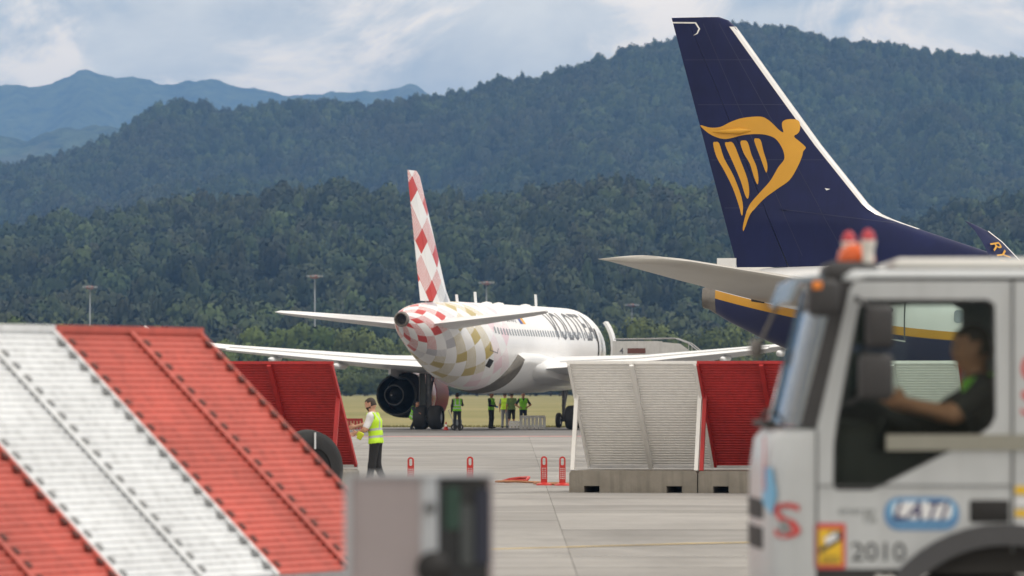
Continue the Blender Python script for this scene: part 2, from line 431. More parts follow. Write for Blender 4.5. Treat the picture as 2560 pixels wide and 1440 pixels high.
# ------------------------------------------------------------------ hills
def fbm(x, y, s, seed, oct_=4):
    v = 0; a = 1; t = 0
    for k in range(oct_):
        v += a * mnoise.noise(Vector((x / s + seed, y / s - seed * 1.7, seed * 0.31))); t += a; a *= 0.5; s *= 0.5
    return v / t
class Hill:
    def __init__(s, ridge, Yr, Y0, Y1, amp, nscale, seed, canopy=0.0, power=0.85):
        s.canopy = canopy; s.rough = 0.0 if canopy else 26.0
        s.ridge, s.Yr, s.Y0, s.Y1, s.amp, s.ns, s.seed, s.power = ridge, Yr, Y0, Y1, amp, nscale, seed, power
    def top(s, x):
        return EYE + (HORIZON - interp(1280 + x / s.Yr * FPX, s.ridge)) / FPX * s.Yr
    def z(s, x, y):
        # seen along the ray, so that the crest keeps its outline: x is scaled to the crest distance
        H = (s.top(x * s.Yr / y) if y < s.Yr else s.top(x)) - s.canopy
        t = (y - s.Y0) / (s.Yr - s.Y0)
        if t <= 1:
            t = max(t, 0)
            w = math.sin(min(t, 1) * math.pi) ** 1.2
            return y / s.Yr * H * t ** s.power + s.amp * w * (0.10 - 1.5 * abs(fbm(x * 1.35, y * 0.75, s.ns, s.seed)) + 0.25 * fbm(x, y, s.ns * 0.8, s.seed + 4)) - 2.0 + s.rough * (fbm(x, y, 170, s.seed) + 0.7 * fbm(x, y, 48, s.seed + 2))
        q = (y - s.Yr) / (s.Y1 - s.Yr)
        return H * (1 - 0.75 * q * q) - 2.0 + s.rough * (fbm(x, y, 170, s.seed) + 0.7 * fbm(x, y, 48, s.seed + 2))
    def mesh(s, name, m, nx, ny, back=0.3):
        V = []; F = []
        ymax = lerp(s.Yr, s.Y1, back)
        for j in range(ny + 1):
            y = lerp(s.Y0, ymax, j / ny); hw = s.Yr * 1500 / FPX * 1.15
            for i in range(nx + 1):
                x = lerp(-hw, hw, i / nx); V.append((x, y, s.z(x, y)))
        for j in range(ny):
            for i in range(nx):
                a = j * (nx + 1) + i; F.append((a, a + 1, a + nx + 2, a + nx + 1))
        o = MB().add(V, F).build(name, m, smooth=True, recalc=False)
        return tag(o, kind='structure')
    def points(s, n, seed, y_from=0.0, back=0.1, clump=0.0):
        r = random.Random(seed); P = []
        for k in range(n):
            y = lerp(lerp(s.Y0, s.Yr, y_from), lerp(s.Yr, s.Y1, back), r.random()); hw = y * 1420 / FPX
            x = r.uniform(-hw, hw)
            P.append((x, y, s.z(x, y)))
        return P
M_HILL = pm('hillside_soil', (0.035, 0.045, 0.020), 0.95, var=0.3, vscale=0.01)
def mat_far():
    m = bpy.data.materials.new('far_mountain_forest'); m.use_nodes = True
    T = NT(m.node_tree); b = T.n['Principled BSDF']; P = T.new('ShaderNodeNewGeometry').outputs['Position']
    n1 = T.noise(P, 0.016, 8, 0.72); n2 = T.noise(P, 0.0022, 5, 0.6)
    c = T.mix(T.rng(n1, 0.38, 0.62), (0.010, 0.022, 0.012), (0.120, 0.150, 0.060))
    c = T.mix(T.rng(n2, 0.55, 0.68, 0, 0.8), c, (0.17, 0.15, 0.085))
    T.l.new(c, b.inputs['Base Color']); b.inputs['Roughness'].default_value = 0.95; b.inputs['Specular IOR Level'].default_value = 0.05
    bn = T.new('ShaderNodeBump'); bn.inputs['Strength'].default_value = 1.0; bn.inputs['Distance'].default_value = 30.0
    T.l.new(n1, bn.inputs['Height']); T.l.new(bn.outputs[0], b.inputs['Normal'])
    return m
RIDGE_NEAR = [(-300, 590), (0, 588), (110, 560), (210, 552), (300, 548), (380, 520), (470, 508), (560, 512), (650, 500), (720, 478), (830, 474), (960, 486), (1010, 500), (1090, 505), (1180, 512),
              (1250, 500), (1320, 490), (1400, 478), (1450, 462), (1550, 460), (1620, 466), (1700, 480), (1790, 490), (1900, 520), (2050, 560), (2200, 575), (2300, 570), (2370, 545), (2440, 520), (2560, 512), (2900, 490)]
RIDGE_MAIN = [(-300, 470), (0, 425), (80, 408), (150, 398), (220, 372), (290, 340), (360, 292), (400, 268), (450, 262), (510, 268), (560, 290), (600, 282), (680, 270), (760, 258), (850, 256), (920, 268), (1000, 256), (1090, 252),
              (1160, 240), (1220, 216), (1290, 204), (1370, 198), (1450, 176), (1520, 150), (1600, 128), (1680, 112), (1760, 86), (1830, 66), (1880, 64), (1960, 76), (2040, 96), (2130, 108), (2220, 124), (2330, 132), (2430, 146), (2560, 156), (2900, 190)]
RIDGE_LOW = [(-300, 352), (0, 346), (60, 352), (110, 328), (170, 318), (230, 316), (280, 324), (340, 345), (420, 380), (520, 420), (700, 470), (2900, 560)]
RIDGE_FAR = [(-300, 230), (0, 210), (40, 204), (70, 216), (130, 210), (170, 196), (190, 184), (215, 176), (240, 188), (290, 198), (380, 204), (450, 206), (500, 198), (540, 199), (580, 214), (650, 224), (720, 232), (800, 228), (860, 222), (940, 224),
             (1000, 214), (1025, 206), (1060, 226), (1085, 238), (1130, 240), (1170, 228), (1300, 215), (1700, 190), (2900, 215)]
hill_near = Hill(RIDGE_NEAR, 2900, 1750, 3600, 52, 210, 3.3, 11.0)
hill_main = Hill(RIDGE_MAIN, 5300, 3500, 6600, 200, 520, 8.1, 12.0)
hill_low = Hill(RIDGE_LOW, 10500, 8200, 12000, 130, 900, 5.2)
hill_far = Hill(RIDGE_FAR, 15500, 11800, 17000, 420, 1100, 12.9)
hill_near.mesh('near_hill', M_HILL, 90, 60)
hill_main.mesh('main_hill', M_HILL, 120, 110)
M_FAR = mat_far()
hill_low.mesh('low_far_hill', M_FAR, 260, 120)
hill_far.mesh('far_mountain', M_FAR, 320, 140)
# crowns used to clothe the hills: clumps of broadleaf canopy, standing as trees of the belt at the foot of the hill
FOREST = [crown_mesh('forest_crown', 40 + k, 420, 0.12, M_LEAFH, 6 + k % 3, (1.0, 1.2, 0.85, 1.1)[k]) for k in range(4)]
proto = []
for k in range(4):
    e = empty('broadleaf_tree', (-70 + 46 * k, 1700, -0.1)); tag(e, 'dark tree at the foot of the hill, behind the ' + ('belt left of the diamond fin', 'belt at the diamond fin', 'belt near the foremost antenna', 'belt left of the navy fin')[k], 'tree', 'trees at the foot of the wooded hill')
    proto.append(inst('crown', FOREST[k], e, (0, 0, 2.0), scale=(6, 6, 6))); inst('trunk', TRUNKS[k % 2], e, scale=(5, 5, 7))
def forest(name, pts, s0, s1, label):
    me = bpy.data.meshes.new(name); me.from_pydata(pts, [], []); o = link(bpy.data.objects.new(name, me)); tag(o, label, 'forest', kind='stuff')
    g = bpy.data.node_groups.new(name + '_canopy', 'GeometryNodeTree')
    g.interface.new_socket('Geometry', in_out='INPUT', socket_type='NodeSocketGeometry'); g.interface.new_socket('Geometry', in_out='OUTPUT', socket_type='NodeSocketGeometry')
    N = g.nodes; L = g.links
    gi = N.new('NodeGroupInput'); go = N.new('NodeGroupOutput'); iop = N.new('GeometryNodeInstanceOnPoints'); j = N.new('GeometryNodeJoinGeometry')
    for p in proto:
        oi = N.new('GeometryNodeObjectInfo'); oi.inputs['Object'].default_value = p; oi.inputs['As Instance'].default_value = True; oi.transform_space = 'ORIGINAL'
        L.new(oi.outputs['Geometry'], j.inputs[0])
    rs = N.new('FunctionNodeRandomValue'); rs.data_type = 'FLOAT_VECTOR'
    rs.inputs[0].default_value = (s0, s0, s0 * 0.95); rs.inputs[1].default_value = (s1, s1, s1 * 1.15)
    rr = N.new('FunctionNodeRandomValue'); rr.data_type = 'FLOAT_VECTOR'
    rr.inputs[0].default_value = (-0.12, -0.12, 0); rr.inputs[1].default_value = (0.12, 0.12, 6.28)
    L.new(gi.outputs[0], iop.inputs['Points']); L.new(j.outputs[0], iop.inputs['Instance']); iop.inputs['Pick Instance'].default_value = True
    L.new(rs.outputs[0], iop.inputs['Scale']); L.new(rr.outputs[0], iop.inputs['Rotation']); L.new(iop.outputs[0], go.inputs[0])
    md = o.modifiers.new('canopy', 'NODES'); md.node_group = g
    return o
forest('near_hill_forest', hill_near.points(7800, 1, 0.02, 0.16), 3.2, 10.6, 'dense dark green forest covering the nearer low hill')
forest('main_hill_forest', hill_main.points(36000, 2, 0.03, 0.12), 3.8, 11.5, 'bluish hazy forest covering the tall rounded hill')
# a few houses in the gap between the two hills
M_HW = pm('house_wall', (0.36, 0.33, 0.30), 0.8); M_HR = pm('house_roof', (0.20, 0.12, 0.09), 0.8)
for (hx, hy, w_, lab) in ((1112, 500, 9, 'pale house left of the gap behind the diamond-painted tail'), (1140, 503, 12, 'wide pale house in the gap between the two hills'), (1168, 514, 8, 'small house low in the gap right of the tail')):
    p = at(hx, hy + 6, 3950); e = empty('house', (p.x, p.y, p.z - 6)); tag(e, lab, 'house')
    MB().box(-w_ / 2, w_ / 2, -4, 4, -14, 6).build('wall', M_HW, e)
    MB().add([(-w_ / 2 - .5, -4.6, 6), (w_ / 2 + .5, -4.6, 6), (w_ / 2 + .5, 4.6, 6), (-w_ / 2 - .5, 4.6, 6), (-w_ / 2 - .5, 0, 8.4), (w_ / 2 + .5, 0, 8.4)], [(0, 1, 5, 4), (2, 3, 4, 5), (0, 4, 3), (1, 2, 5), (0, 3, 2, 1)]).build('roof', M_HR, e)
# grass blades along the edge of the field
def grass_tufts():
    r = random.Random(5); V = []; F = []
    for k in range(5000):
        y = 285.3 + 6 * r.random() ** 1.5; hw = y * 1300 / FPX; x = r.uniform(-hw, hw); h = r.uniform(0.04, 0.12); a = r.uniform(0, 6.28); w = r.uniform(0.03, 0.09)
        dx, dy = math.cos(a) * w, math.sin(a) * w; o = len(V); lx = r.uniform(-.1, .1)
        V += [(x - dx, y - dy, -0.02), (x + dx, y + dy, -0.02), (x + lx, y, h)]; F.append((o, o + 1, o + 2))
    me = bpy.data.meshes.new('grass'); me.from_pydata(V, [], F); me.materials.append(M_GRASS)
    tag(link(bpy.data.objects.new('grass_tufts', me)), 'dry yellow grass along the edge of the airfield', 'grass', kind='stuff')
grass_tufts()
# haze
M_HAZE = bpy.data.materials.new('haze'); M_HAZE.use_nodes = True
T = NT(M_HAZE.node_tree); T.n.remove(T.n['Principled BSDF'])
pv = T.new('ShaderNodeVolumePrincipled'); pv.inputs['Color'].default_value = (0.27, 0.53, 1.0, 1); pv.inputs['Density'].default_value = 7.6e-5; pv.inputs['Anisotropy'].default_value = 0.0
T.l.new(pv.outputs[0], T.n['Material Output'].inputs['Volume'])
hz = MB().box(-9500, 9500, -600, 17600, -30, 905).build('haze', M_HAZE); tag(hz, kind='stuff'); hz['label'] = 'pale blue haze filling the air over the airfield'; hz['category'] = 'haze'
# ================================================================== AIRCRAFT
# local frame of an aircraft: x forward from the tail cone tip, y to port, z up from the ground
def ring_at(s, st, n=40):
    zb, zt, hw = (interp(s, [(q[0], q[k]) for q in st]) for k in (1, 2, 3))
    zc, hh = (zb + zt) / 2, (zt - zb) / 2
    return zc, hh, hw, [(s, math.cos(a) * hw, zc + math.sin(a) * hh) for a in [2 * math.pi * k / n for k in range(n)]]
def smooth_stations(st, step=0.6):
    """resample hand-placed stations with a Catmull-Rom spline"""
    out = []
    for i in range(len(st) - 1):
        p0, p1, p2, p3 = st[max(i - 1, 0)], st[i], st[i + 1], st[min(i + 2, len(st) - 1)]
        n = max(1, int((p2[0] - p1[0]) / step))
        for k in range(n):
            t = k / n; row = [lerp(p1[0], p2[0], t)]
            for c in (1, 2, 3):
                d = p2[0] - p1[0]
                m1 = (p2[c] - p0[c]) / max(p2[0] - p0[0], 1e-6) * d; m2 = (p3[c] - p1[c]) / max(p3[0] - p1[0], 1e-6) * d
                row.append((2 * t ** 3 - 3 * t * t + 1) * p1[c] + (t ** 3 - 2 * t * t + t) * m1 + (3 * t * t - 2 * t ** 3) * p2[c] + (t ** 3 - t * t) * m2)
            out.append(row)
    out.append(list(st[-1])); return out
AIRFOIL = [(1, 0.0), (0.95, 0.008), (0.85, 0.022), (0.7, 0.038), (0.5, 0.055), (0.3, 0.060), (0.15, 0.050), (0.06, 0.034), (0.015, 0.018), (0, 0)]
AIR_S = sorted(AIRFOIL)
def airfoil(le, te, thick, c0=0.0, c1=1.0, K=14):
    """closed section between chord fractions c0..c1 (0 = leading edge); le and te are x; returns (x, t) pairs, upper then lower"""
    up = []
    for k in range(K):
        c = c1 + (c0 - c1) * math.sin(k / (K - 1) * math.pi / 2) ** (1.0 if c0 > 0.01 else 0.7)
        up.append((le + (te - le) * c, interp(c, AIR_S) * (le - te) * thick))
    return up + [(x, -t) for x, t in reversed(up)]
def surface(mb, secs, c0=0.0, c1=1.0, vertical=False, drop=0.0, shift=0.0):
    """secs: (lateral, z, le, te, thickness factor)"""
    rs = []
    for (y, z, le, te, th) in secs:
        a = airfoil(le, te, th, c0(z) if callable(c0) else c0, c1(z) if callable(c1) else c1)
        if vertical: rs.append([(x, t, z) for x, t in a])
        else: rs.append([(x + shift, y, z + t * 1.25 + drop) for x, t in a])
    return mb.rings(rs)
M_WHITE = pm('aircraft_white', (0.80, 0.81, 0.82), 0.32, var=0.035, vscale=0.8, streak=0.05)
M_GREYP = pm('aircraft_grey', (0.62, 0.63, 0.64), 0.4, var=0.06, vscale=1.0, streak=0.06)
M_DARKM = pm('dark_metal', (0.045, 0.045, 0.048), 0.5, 0.4, var=0.3, vscale=3)
M_EXH = pm('exhaust_metal', (0.20, 0.185, 0.17), 0.45, 0.7, var=0.3, vscale=3)
M_BLACK = pm('matt_black', (0.012, 0.012, 0.013), 0.7, var=0.2)
M_TYRE = pm('tyre_rubber', (0.020, 0.020, 0.021), 0.85, var=0.3, bump=0.3)
M_WIN = pm('cabin_window', (0.24, 0.27, 0.31), 0.15, var=0.2)
M_STEEL = pm('steel', (0.42, 0.42, 0.43), 0.35, 0.8, var=0.15)
M_GEAR = pm('gear_metal', (0.09, 0.09, 0.095), 0.5, 0.3, var=0.3)
M_SHADE_LINING = pm('fairing_shade_and_lining', (0.13, 0.12, 0.105), 0.65, var=0.35, vscale=1.5)  # brown for the shade painted on the fairing step, and for the door lining
M_NAVY = pm('navy_paint', (0.0070, 0.0125, 0.066), 0.42, var=0.16, vscale=0.9, spec=0.25, streak=0.12)
M_GOLD = pm('gold_paint', (0.66, 0.33, 0.022), 0.42, var=0.05, vscale=1.0)
M_LETTER = pm('dark_lettering', (0.10, 0.105, 0.12), 0.5)
def wheel(name, r, w, parent, loc, hub=M_STEEL):
    mb = MB(); mb.lathe([(-w / 2, r * 0.55), (-w / 2, r * 0.86), (-w * 0.36, r * 0.97), (0, r), (w * 0.36, r * 0.97), (w / 2, r * 0.86), (w / 2, r * 0.55)], axis='y', n=28)
    t = mb.build(name, M_TYRE, parent, smooth=True); t.location = loc
    mb = MB(); mb.lathe([(-w * 0.44, 0.01), (-w * 0.44, r * 0.25), (-w * 0.30, r * 0.30), (-w * 0.40, r * 0.56), (w * 0.40, r * 0.56), (w * 0.30, r * 0.30), (w * 0.44, r * 0.25), (w * 0.44, 0.01)], axis='y', n=20)
    mb.build('rim', hub, t, smooth=True, angle=40)
    return t
def diamond_material(name, zones, w, h, around, white=(0.82, 0.82, 0.83), zc=3.93, seed=0.0):
    """harlequin paint: diamonds, some solid, some hatched, colour by distance from the tail; around = wrap about the fuselage axis"""
    m = bpy.data.materials.new(name); m.use_nodes = True
    T = NT(m.node_tree); b = T.n['Principled BSDF']; x, y, z = T.sep(T.coord('Object'))
    q = T.m('MULTIPLY', T.m('ARCTAN2', T.m('SUBTRACT', z, T.m('MAXIMUM', 3.94, T.m('SUBTRACT', 5.07, T.m('MULTIPLY', x, 0.098)))), T.m('MULTIPLY', y, -1.0)), 2.0) if around else z
    A = T.m('ADD', T.m('DIVIDE', x, w), T.m('DIVIDE', q, h)); B = T.m('SUBTRACT', T.m('DIVIDE', x, w), T.m('DIVIDE', q, h))
    fa, fb = T.m('FLOOR', A), T.m('FLOOR', B)
    r = T.m('FLOORED_MODULO', T.m('ADD', T.m('ADD', fa, T.m('MULTIPLY', fb, 2.0)), seed), 5.0)
    cx = T.m('MULTIPLY', T.m('ADD', T.m('ADD', fa, fb), 1.0), w / 2)
    col = zones[-1][1]
    for s_, c in reversed(zones[:-1]): col = T.mix(T.m('LESS_THAN', cx, s_), col, c)
    hatch = T.m('LESS_THAN', T.m('FRACT', T.m('MULTIPLY', A, 8.0)), 0.45)
    amt = T.m('ADD', T.m('LESS_THAN', r, 0.5), T.m('MULTIPLY', T.m('ADD', T.m('COMPARE', r, 1.0, 0.2), T.m('COMPARE', r, 3.0, 0.2)), hatch), clamp=True)
    c = T.mix(amt, white, col)
    if around:
        fade = T.m('LESS_THAN', cx, zones[-1][0]); c = T.mix(fade, white, c)
    n1 = T.noise(T.coord('Object'), 0.9, 5, 0.6)
    T.l.new(T.vm('SCALE', c, scale=T.rng(n1, 0.3, 0.7, 0.95, 1.03)), b.inputs['Base Color']); b.inputs['Roughness'].default_value = 0.32
    return m
def gear_leg(root, x, y, z_top, wr, ww, gap, name, strut=0.11, doors=True):
    g = MB().tube([(x, y, z_top), (x, y, wr)], strut, 10).tube([(x, y - gap / 2 - ww * 0.2, wr), (x, y + gap / 2 + ww * 0.2, wr)], 0.07, 8).tube([(x + 0.05, y, wr + 0.5), (x + 1.0, y, z_top)], 0.05, 6).tube([(x - .12, y, wr + .2), (x - .3, y, wr + .75), (x - .1, y, wr + 1.1)], 0.035, 6)
    o = g.build(name, M_GEAR, root, smooth=True, angle=50)
    for sgn in (-1, 1): wheel('wheel', wr, ww, o, (x, y + sgn * gap / 2, wr))
    if doors: MB().box(x - 0.55, x + 0.55, y + (0.30 if y > 0 else -0.34), y + (0.34 if y > 0 else -0.30), wr + 0.55, z_top).build('gear_door', M_DARKM, o)
    return o
def nacelle(root, x0, x1, y, z, r, skin, name='engine', rear=None):
    L = x1 - x0
    mb = MB(); mb.lathe([(x1 - 0.5, r * 0.80), (x1 - 0.08, r * 0.84), (x1, r * 0.90), (x1 - 0.15, r * 0.97), (x1 - L * 0.3, r * 1.0), (x1 - L * 0.6, r * 0.98), (x0 + L * 0.18, r * 0.88), (x0 + L * 0.18 + 0.02, r * 0.84), (x0 + L * 0.5, r * 0.8)], (0, y, z), 'x', 36)
    e = mb.build(name, skin, root, smooth=True, angle=60)
    MB().lathe([(x0 + L * 0.45, r * 0.82), (x0 + L * 0.3, r * 0.6), (x0 + 0.25, r * 0.44), (x0 + 0.25, r * 0.40), (x0 + 0.9, r * 0.36), (x0 + 0.35, r * 0.22), (x0 - 0.25, 0.04)], (0, y, z), 'x', 28)  .build('exhaust_nozzle', M_DARKM if rear else M_EXH, e, smooth=True, angle=50)
    if rear: MB().lathe([(x0 + L * 0.52, r * 1.005), (x0 + L * 0.32, r * 0.985), (x0 + L * 0.14, r * 0.90), (x0 + L * 0.14, r * 0.82), (x0 + L * 0.40, r * 0.78)], (0, y, z), 'x', 36).build('reverser_cowl', rear, e, smooth=True, angle=50)
    MB().lathe([(x1 - 0.45, 0.02), (x1 - 0.75, r * 0.22), (x1 - 0.8, r * 0.81)], (0, y, z), 'x', 28).build('fan', M_DARKM, e, smooth=True)
    MB().rings([[(x, y - w, zz), (x, y + w, zz), (x, y + w, zz2), (x, y - w, zz2)] for x, w, zz, zz2 in ((x0 - 0.6, 0.06, z + r * 0.9, z + r * 1.3), (x0 + L * 0.5, 0.2, z + r * 0.6, z + r * 1.35), (x1 - L * 0.25, 0.1, z + r * 0.9, z + r * 1.15))]).build('pylon', M_GREYP, e)
    return e

# ------------------------------------------------------------------ the diamond-tailed airliner, seen from behind
M_DFUS = diamond_material('harlequin_fuselage', [(3.4, (0.56, 0.022, 0.018)), (5.2, (0.46, 0.46, 0.50)), (9.8, (0.47, 0.37, 0.12)), (12.8, (0.78, 0.60, 0.66))], 1.32, 1.0, True, seed=5.0)
M_DFIN = diamond_material('harlequin_fin', [(5.6, (0.54, 0.022, 0.018)), (20, (0.40, 0.42, 0.46))], 1.55, 1.15, False, seed=3.0)
M_DENG = diamond_material('harlequin_nacelle', [(60, (0.60, 0.03, 0.03))], 1.3, 1.0, False)
HEAD_A = 90 - 13.4
A0 = at(1005, 800, 250)
pa = empty('airliner', (A0.x, 250, 0), R(HEAD_A))
tag(pa, 'white airliner seen from behind with red and white diamond-painted tail', 'airplane')
ST_A = smooth_stations([(0, 4.72, 5.42, 0.34), (0.9, 4.40, 5.58, 0.58), (2.2, 4.02, 5.74, 0.88), (4.2, 3.50, 5.88, 1.20), (6.5, 2.92, 5.96, 1.52), (9.0, 2.36, 6.00, 1.80), (11.2, 1.98, 6.01, 1.94), (13, 1.87, 6.01, 1.975), (20, 1.86, 6.01, 1.975), (31.0, 1.86, 6.01, 1.975),
                        (33.2, 1.94, 5.93, 1.88), (35.2, 2.20, 5.45, 1.55), (36.6, 2.62, 4.72, 1.05), (37.3, 3.0, 4.15, 0.56), (37.57, 3.45, 3.65, 0.1)])
mb = MB(); mb.rings([ring_at(q[0], ST_A, 48)[3] for q in ST_A], cap=False); fus_a = mb.build('fuselage', M_DFUS, pa, smooth=True)
MB().lathe([(0.10, 0.345), (-0.12, 0.34), (-0.20, 0.315), (-0.21, 0.27), (-0.10, 0.21), (0.30, 0.19), (0.32, 0.02)], (0, 0, 5.07), 'x', 24).build('exhaust_pipe', M_EXH, pa, smooth=True, angle=40)
MB().lathe([(0.02, 0.195), (0.06, 0.01)], (0, 0, 5.07), 'x', 20).build('exhaust_mouth', M_BLACK, pa)
def skin_a(s, ang, off=0.004):
    zc, hh, hw, _ = ring_at(s, ST_A, 4); return (s, -math.cos(ang) * (hw + off), zc + math.sin(ang) * (hh + off))
# fin with rudder
FIN_A = [(0, 5.72, 9.6, 3.35, .9), (0, 5.95, 8.6, 3.28, .9), (0, 6.5, 7.75, 3.05, .95), (0, 9.0, 5.45, 2.05, 1.0), (0, 11.55, 3.05, 1.02, 1.05), (0, 11.78, 2.55, 0.97, .8)]
fin = surface(MB(), FIN_A, 0, 0.70, True).build('fin', M_DFIN, pa, smooth=True, angle=50)
surface(MB(), [(a, b, c, d, e) for a, b, c, d, e in FIN_A[1:]], 0.705, 1.0, True).build('rudder', M_DFIN, pa, smooth=True, angle=50)
for sg, nm in ((1, 'tailplane'), (-1, 'tailplane')):
    sec = [(sg * 0.6, 4.86, 6.2, 2.35, 1.0), (sg * 1.3, 4.93, 5.75, 2.2, 1.0), (sg * 5.6, 5.36, 2.85, 1.18, 1.0), (sg * 6.15, 5.42, 2.35, 1.12, 0.9), (sg * 6.24, 5.43, 1.9, 1.2, .6)]
    tp = surface(MB(), sec, 0, 0.72).build(nm, M_WHITE, pa, smooth=True, angle=50)
    surface(MB(), sec, 0.73, 1.0).build('elevator', M_WHITE, tp, smooth=True, angle=50)
# wings, flaps, fences
def wing(root, sg, secs, skin, hinge=0.74, flap_to=None, drop=-0.05, fence=True, tipmat=None):
    S = [(sg * a, b, c, d, e) for a, b, c, d, e in secs]
    w = surface(MB(), S, 0, hinge).build('wing', skin, root, smooth=True, angle=50)
    nfl = flap_to if flap_to else len(S)
    surface(MB(), S[:nfl], hinge + 0.012, 1.0, drop=drop, shift=-0.10).build('flap', skin, w, smooth=True, angle=50)
    if nfl < len(S): surface(MB(), S[nfl - 1:], hinge + 0.008, 1.0).build('aileron', skin, w, smooth=True, angle=50)
    for (y, frac) in ((0.42, 1), (0.62, 1), (0.80, 1)):
        yy = lerp(abs(S[0][0]), abs(S[-1][0]), y)
        le, te, zz = (interp(yy, [(abs(q[0]), q[k]) for q in S]) for k in (2, 3, 1)); c = le - te
        pts = [(te + c * 0.55, sg * yy, zz - 0.14), (te + c * 0.3, sg * yy, zz - 0.33), (te - 0.1, sg * yy, zz - 0.34), (te - 0.62, sg * yy, zz - 0.28)]
        MB().tube(pts, [0.05, 0.17, 0.15, 0.03], 10).build('flap_track_fairing', skin, w, smooth=True)
    return w
WING_A = [(1.5, 2.92, 26.6, 18.4, 1.0), (2.3, 2.97, 25.9, 18.35, 1.0), (6.4, 3.24, 23.6, 18.55, 0.95), (13.3, 3.90, 20.0, 17.45, 0.95), (16.6, 4.30, 18.45, 16.85, 0.9), (16.95, 4.36, 18.15, 16.9, .7)]
for sg in (1, -1):
    w = wing(pa, sg, WING_A, M_WHITE, 0.74, 4)
    MB().plate([(18.1, 4.2), (16.5, 3.75), (16.2, 3.78), (16.5, 4.36), (16.0, 4.98), (16.3, 5.0), (18.1, 4.5)], (), 0.05, lambda u, v, d, s=sg: (u, s * (16.95 + d), v)).build('wingtip_fence', M_WHITE, w)
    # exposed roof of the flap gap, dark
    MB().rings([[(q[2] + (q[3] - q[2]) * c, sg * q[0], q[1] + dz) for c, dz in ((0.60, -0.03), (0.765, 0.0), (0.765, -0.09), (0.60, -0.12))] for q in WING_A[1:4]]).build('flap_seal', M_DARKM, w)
    nacelle(pa, 20.4, 25.4, sg * 5.75, 1.66, 1.12, M_DENG, rear=M_BLACK)
    if sg == 1: MB().rings([[(s_, 5.75 - math.cos(a) * r_, 1.66 + math.sin(a) * r_) for s_, r_ in ((22.6, 1.62), (25.0, 1.62), (25.0, 1.66), (22.6, 1.66))] for a in [R(-38 + 11 * k) for k in range(9)]]).build('open_cowl_door', pm('red_cowl', (0.50, 0.025, 0.03), 0.4), pa, smooth=True, angle=40)
    gear_leg(pa, 19.6, sg * 3.75, 2.7, 0.585, 0.60, 0.74, 'main_gear', 0.15)
gear_leg(pa, 32.4, 0, 2.1, 0.38, 0.22, 0.5, 'nose_gear', 0.09, False)
# wing to body fairing with the step behind it, its shade painted in dark
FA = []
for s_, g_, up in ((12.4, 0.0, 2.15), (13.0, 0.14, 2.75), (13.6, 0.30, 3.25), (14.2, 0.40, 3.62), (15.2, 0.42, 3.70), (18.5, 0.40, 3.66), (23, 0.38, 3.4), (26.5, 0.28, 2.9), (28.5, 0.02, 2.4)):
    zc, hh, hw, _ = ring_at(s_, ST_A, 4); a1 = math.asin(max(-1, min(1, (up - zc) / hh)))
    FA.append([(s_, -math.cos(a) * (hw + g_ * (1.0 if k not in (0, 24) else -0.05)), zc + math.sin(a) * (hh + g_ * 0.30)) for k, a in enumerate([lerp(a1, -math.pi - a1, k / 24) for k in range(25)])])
MB().rings(FA[3:], closed=False).build('belly_fairing', M_WHITE, pa, smooth=True)
MB().rings(FA[:4], closed=False).build('shaded_fairing_step', M_SHADE_LINING, pa, smooth=True)
# port and starboard root fairings sweeping up to the wing, seen from behind
for sg in (1, -1):
    rs = []
    for s_, yo, z0, z1 in ((16.4, 2.05, 3.0, 3.5), (17.2, 2.22, 2.75, 3.55), (18.4, 2.40, 2.6, 3.5), (20.0, 2.75, 2.4, 3.45), (22, 2.9, 2.3, 3.4), (26, 2.4, 2.3, 3.0)):
        rs.append([(s_, sg * 1.7, z0 - .2), (s_, sg * yo * 0.97, z0), (s_, sg * yo, (z0 * 0.6 + z1 * 0.4)), (s_, sg * (yo * 0.92), z1 - 0.12), (s_, sg * 1.92, z1), (s_, sg * 1.6, z1)])
    MB().rings(rs).build('wing_root_fairing', M_WHITE, pa, smooth=True, angle=60)
# cabin windows, door, hatch marks, antennas
wm = MB(); wm.plate(rrect(-0.115, 0.115, -0.165, 0.165, 0.09), (), 0.012); wo = wm.build('cabin_window', M_WIN, pa); WIN_ME = wo.data
def place_on_skin(o, skin, s, ang, tilt=0.0):
    p = Vector(skin(s, ang, 0.004)); nrm = (Vector(skin(s, ang, 0.5)) - Vector(skin(s, ang, 0.0))).normalized()
    o.matrix_local = Matrix.Translation(p) @ Matrix((Vector((1, 0, 0)), nrm.cross(Vector((1, 0, 0))), nrm)).transposed().to_4x4()
for k in range(40):
    o = wo if k == 0 else inst('cabin_window', WIN_ME, pa)
    place_on_skin(o, skin_a, 10.3 + k * 0.533, R(19))
arc = lambda s0, a0: (lambda u, v: skin_a(s0 + u, a0 + v / 2.02, 0.006))
M_FLAGB = pm('flag_blue', (0.03, 0.07, 0.30), 0.5); M_FLAGY = pm('flag_yellow', (0.75, 0.35, 0.04), 0.5)
lettering('VOLOTEA', 9.4, 1.62, arc(22.2, R(11)), 'lettering', M_LETTER, pa, cuts=10)
lettering('EC-NOQ', 1.9, 0.36, arc(13.4, R(33)), 'registration', M_LETTER, pa, cuts=3)
def decal(mb, s0, s1, a0, a1, off=0.007, skin=skin_a):
    n = max(4, int(abs(a1 - a0) / R(3)))
    mb.add([skin(lerp(s0, s1, i), lerp(a0, a1, j / n), off) for j in range(n + 1) for i in (0, 1)], [(2 * j, 2 * j + 1, 2 * j + 3, 2 * j + 2) for j in range(n)]); return mb
decal(MB(), 15.9, 16.45, R(32), R(45)).build('flag', M_FLAGB, pa); decal(MB(), 16.45, 17.0, R(32), R(45)).build('flag', M_FLAGY, pa)
decal(MB(), 9.55, 10.25, R(-36), R(-24)).build('outlet_hatch', M_BLACK, pa)
mb = MB()
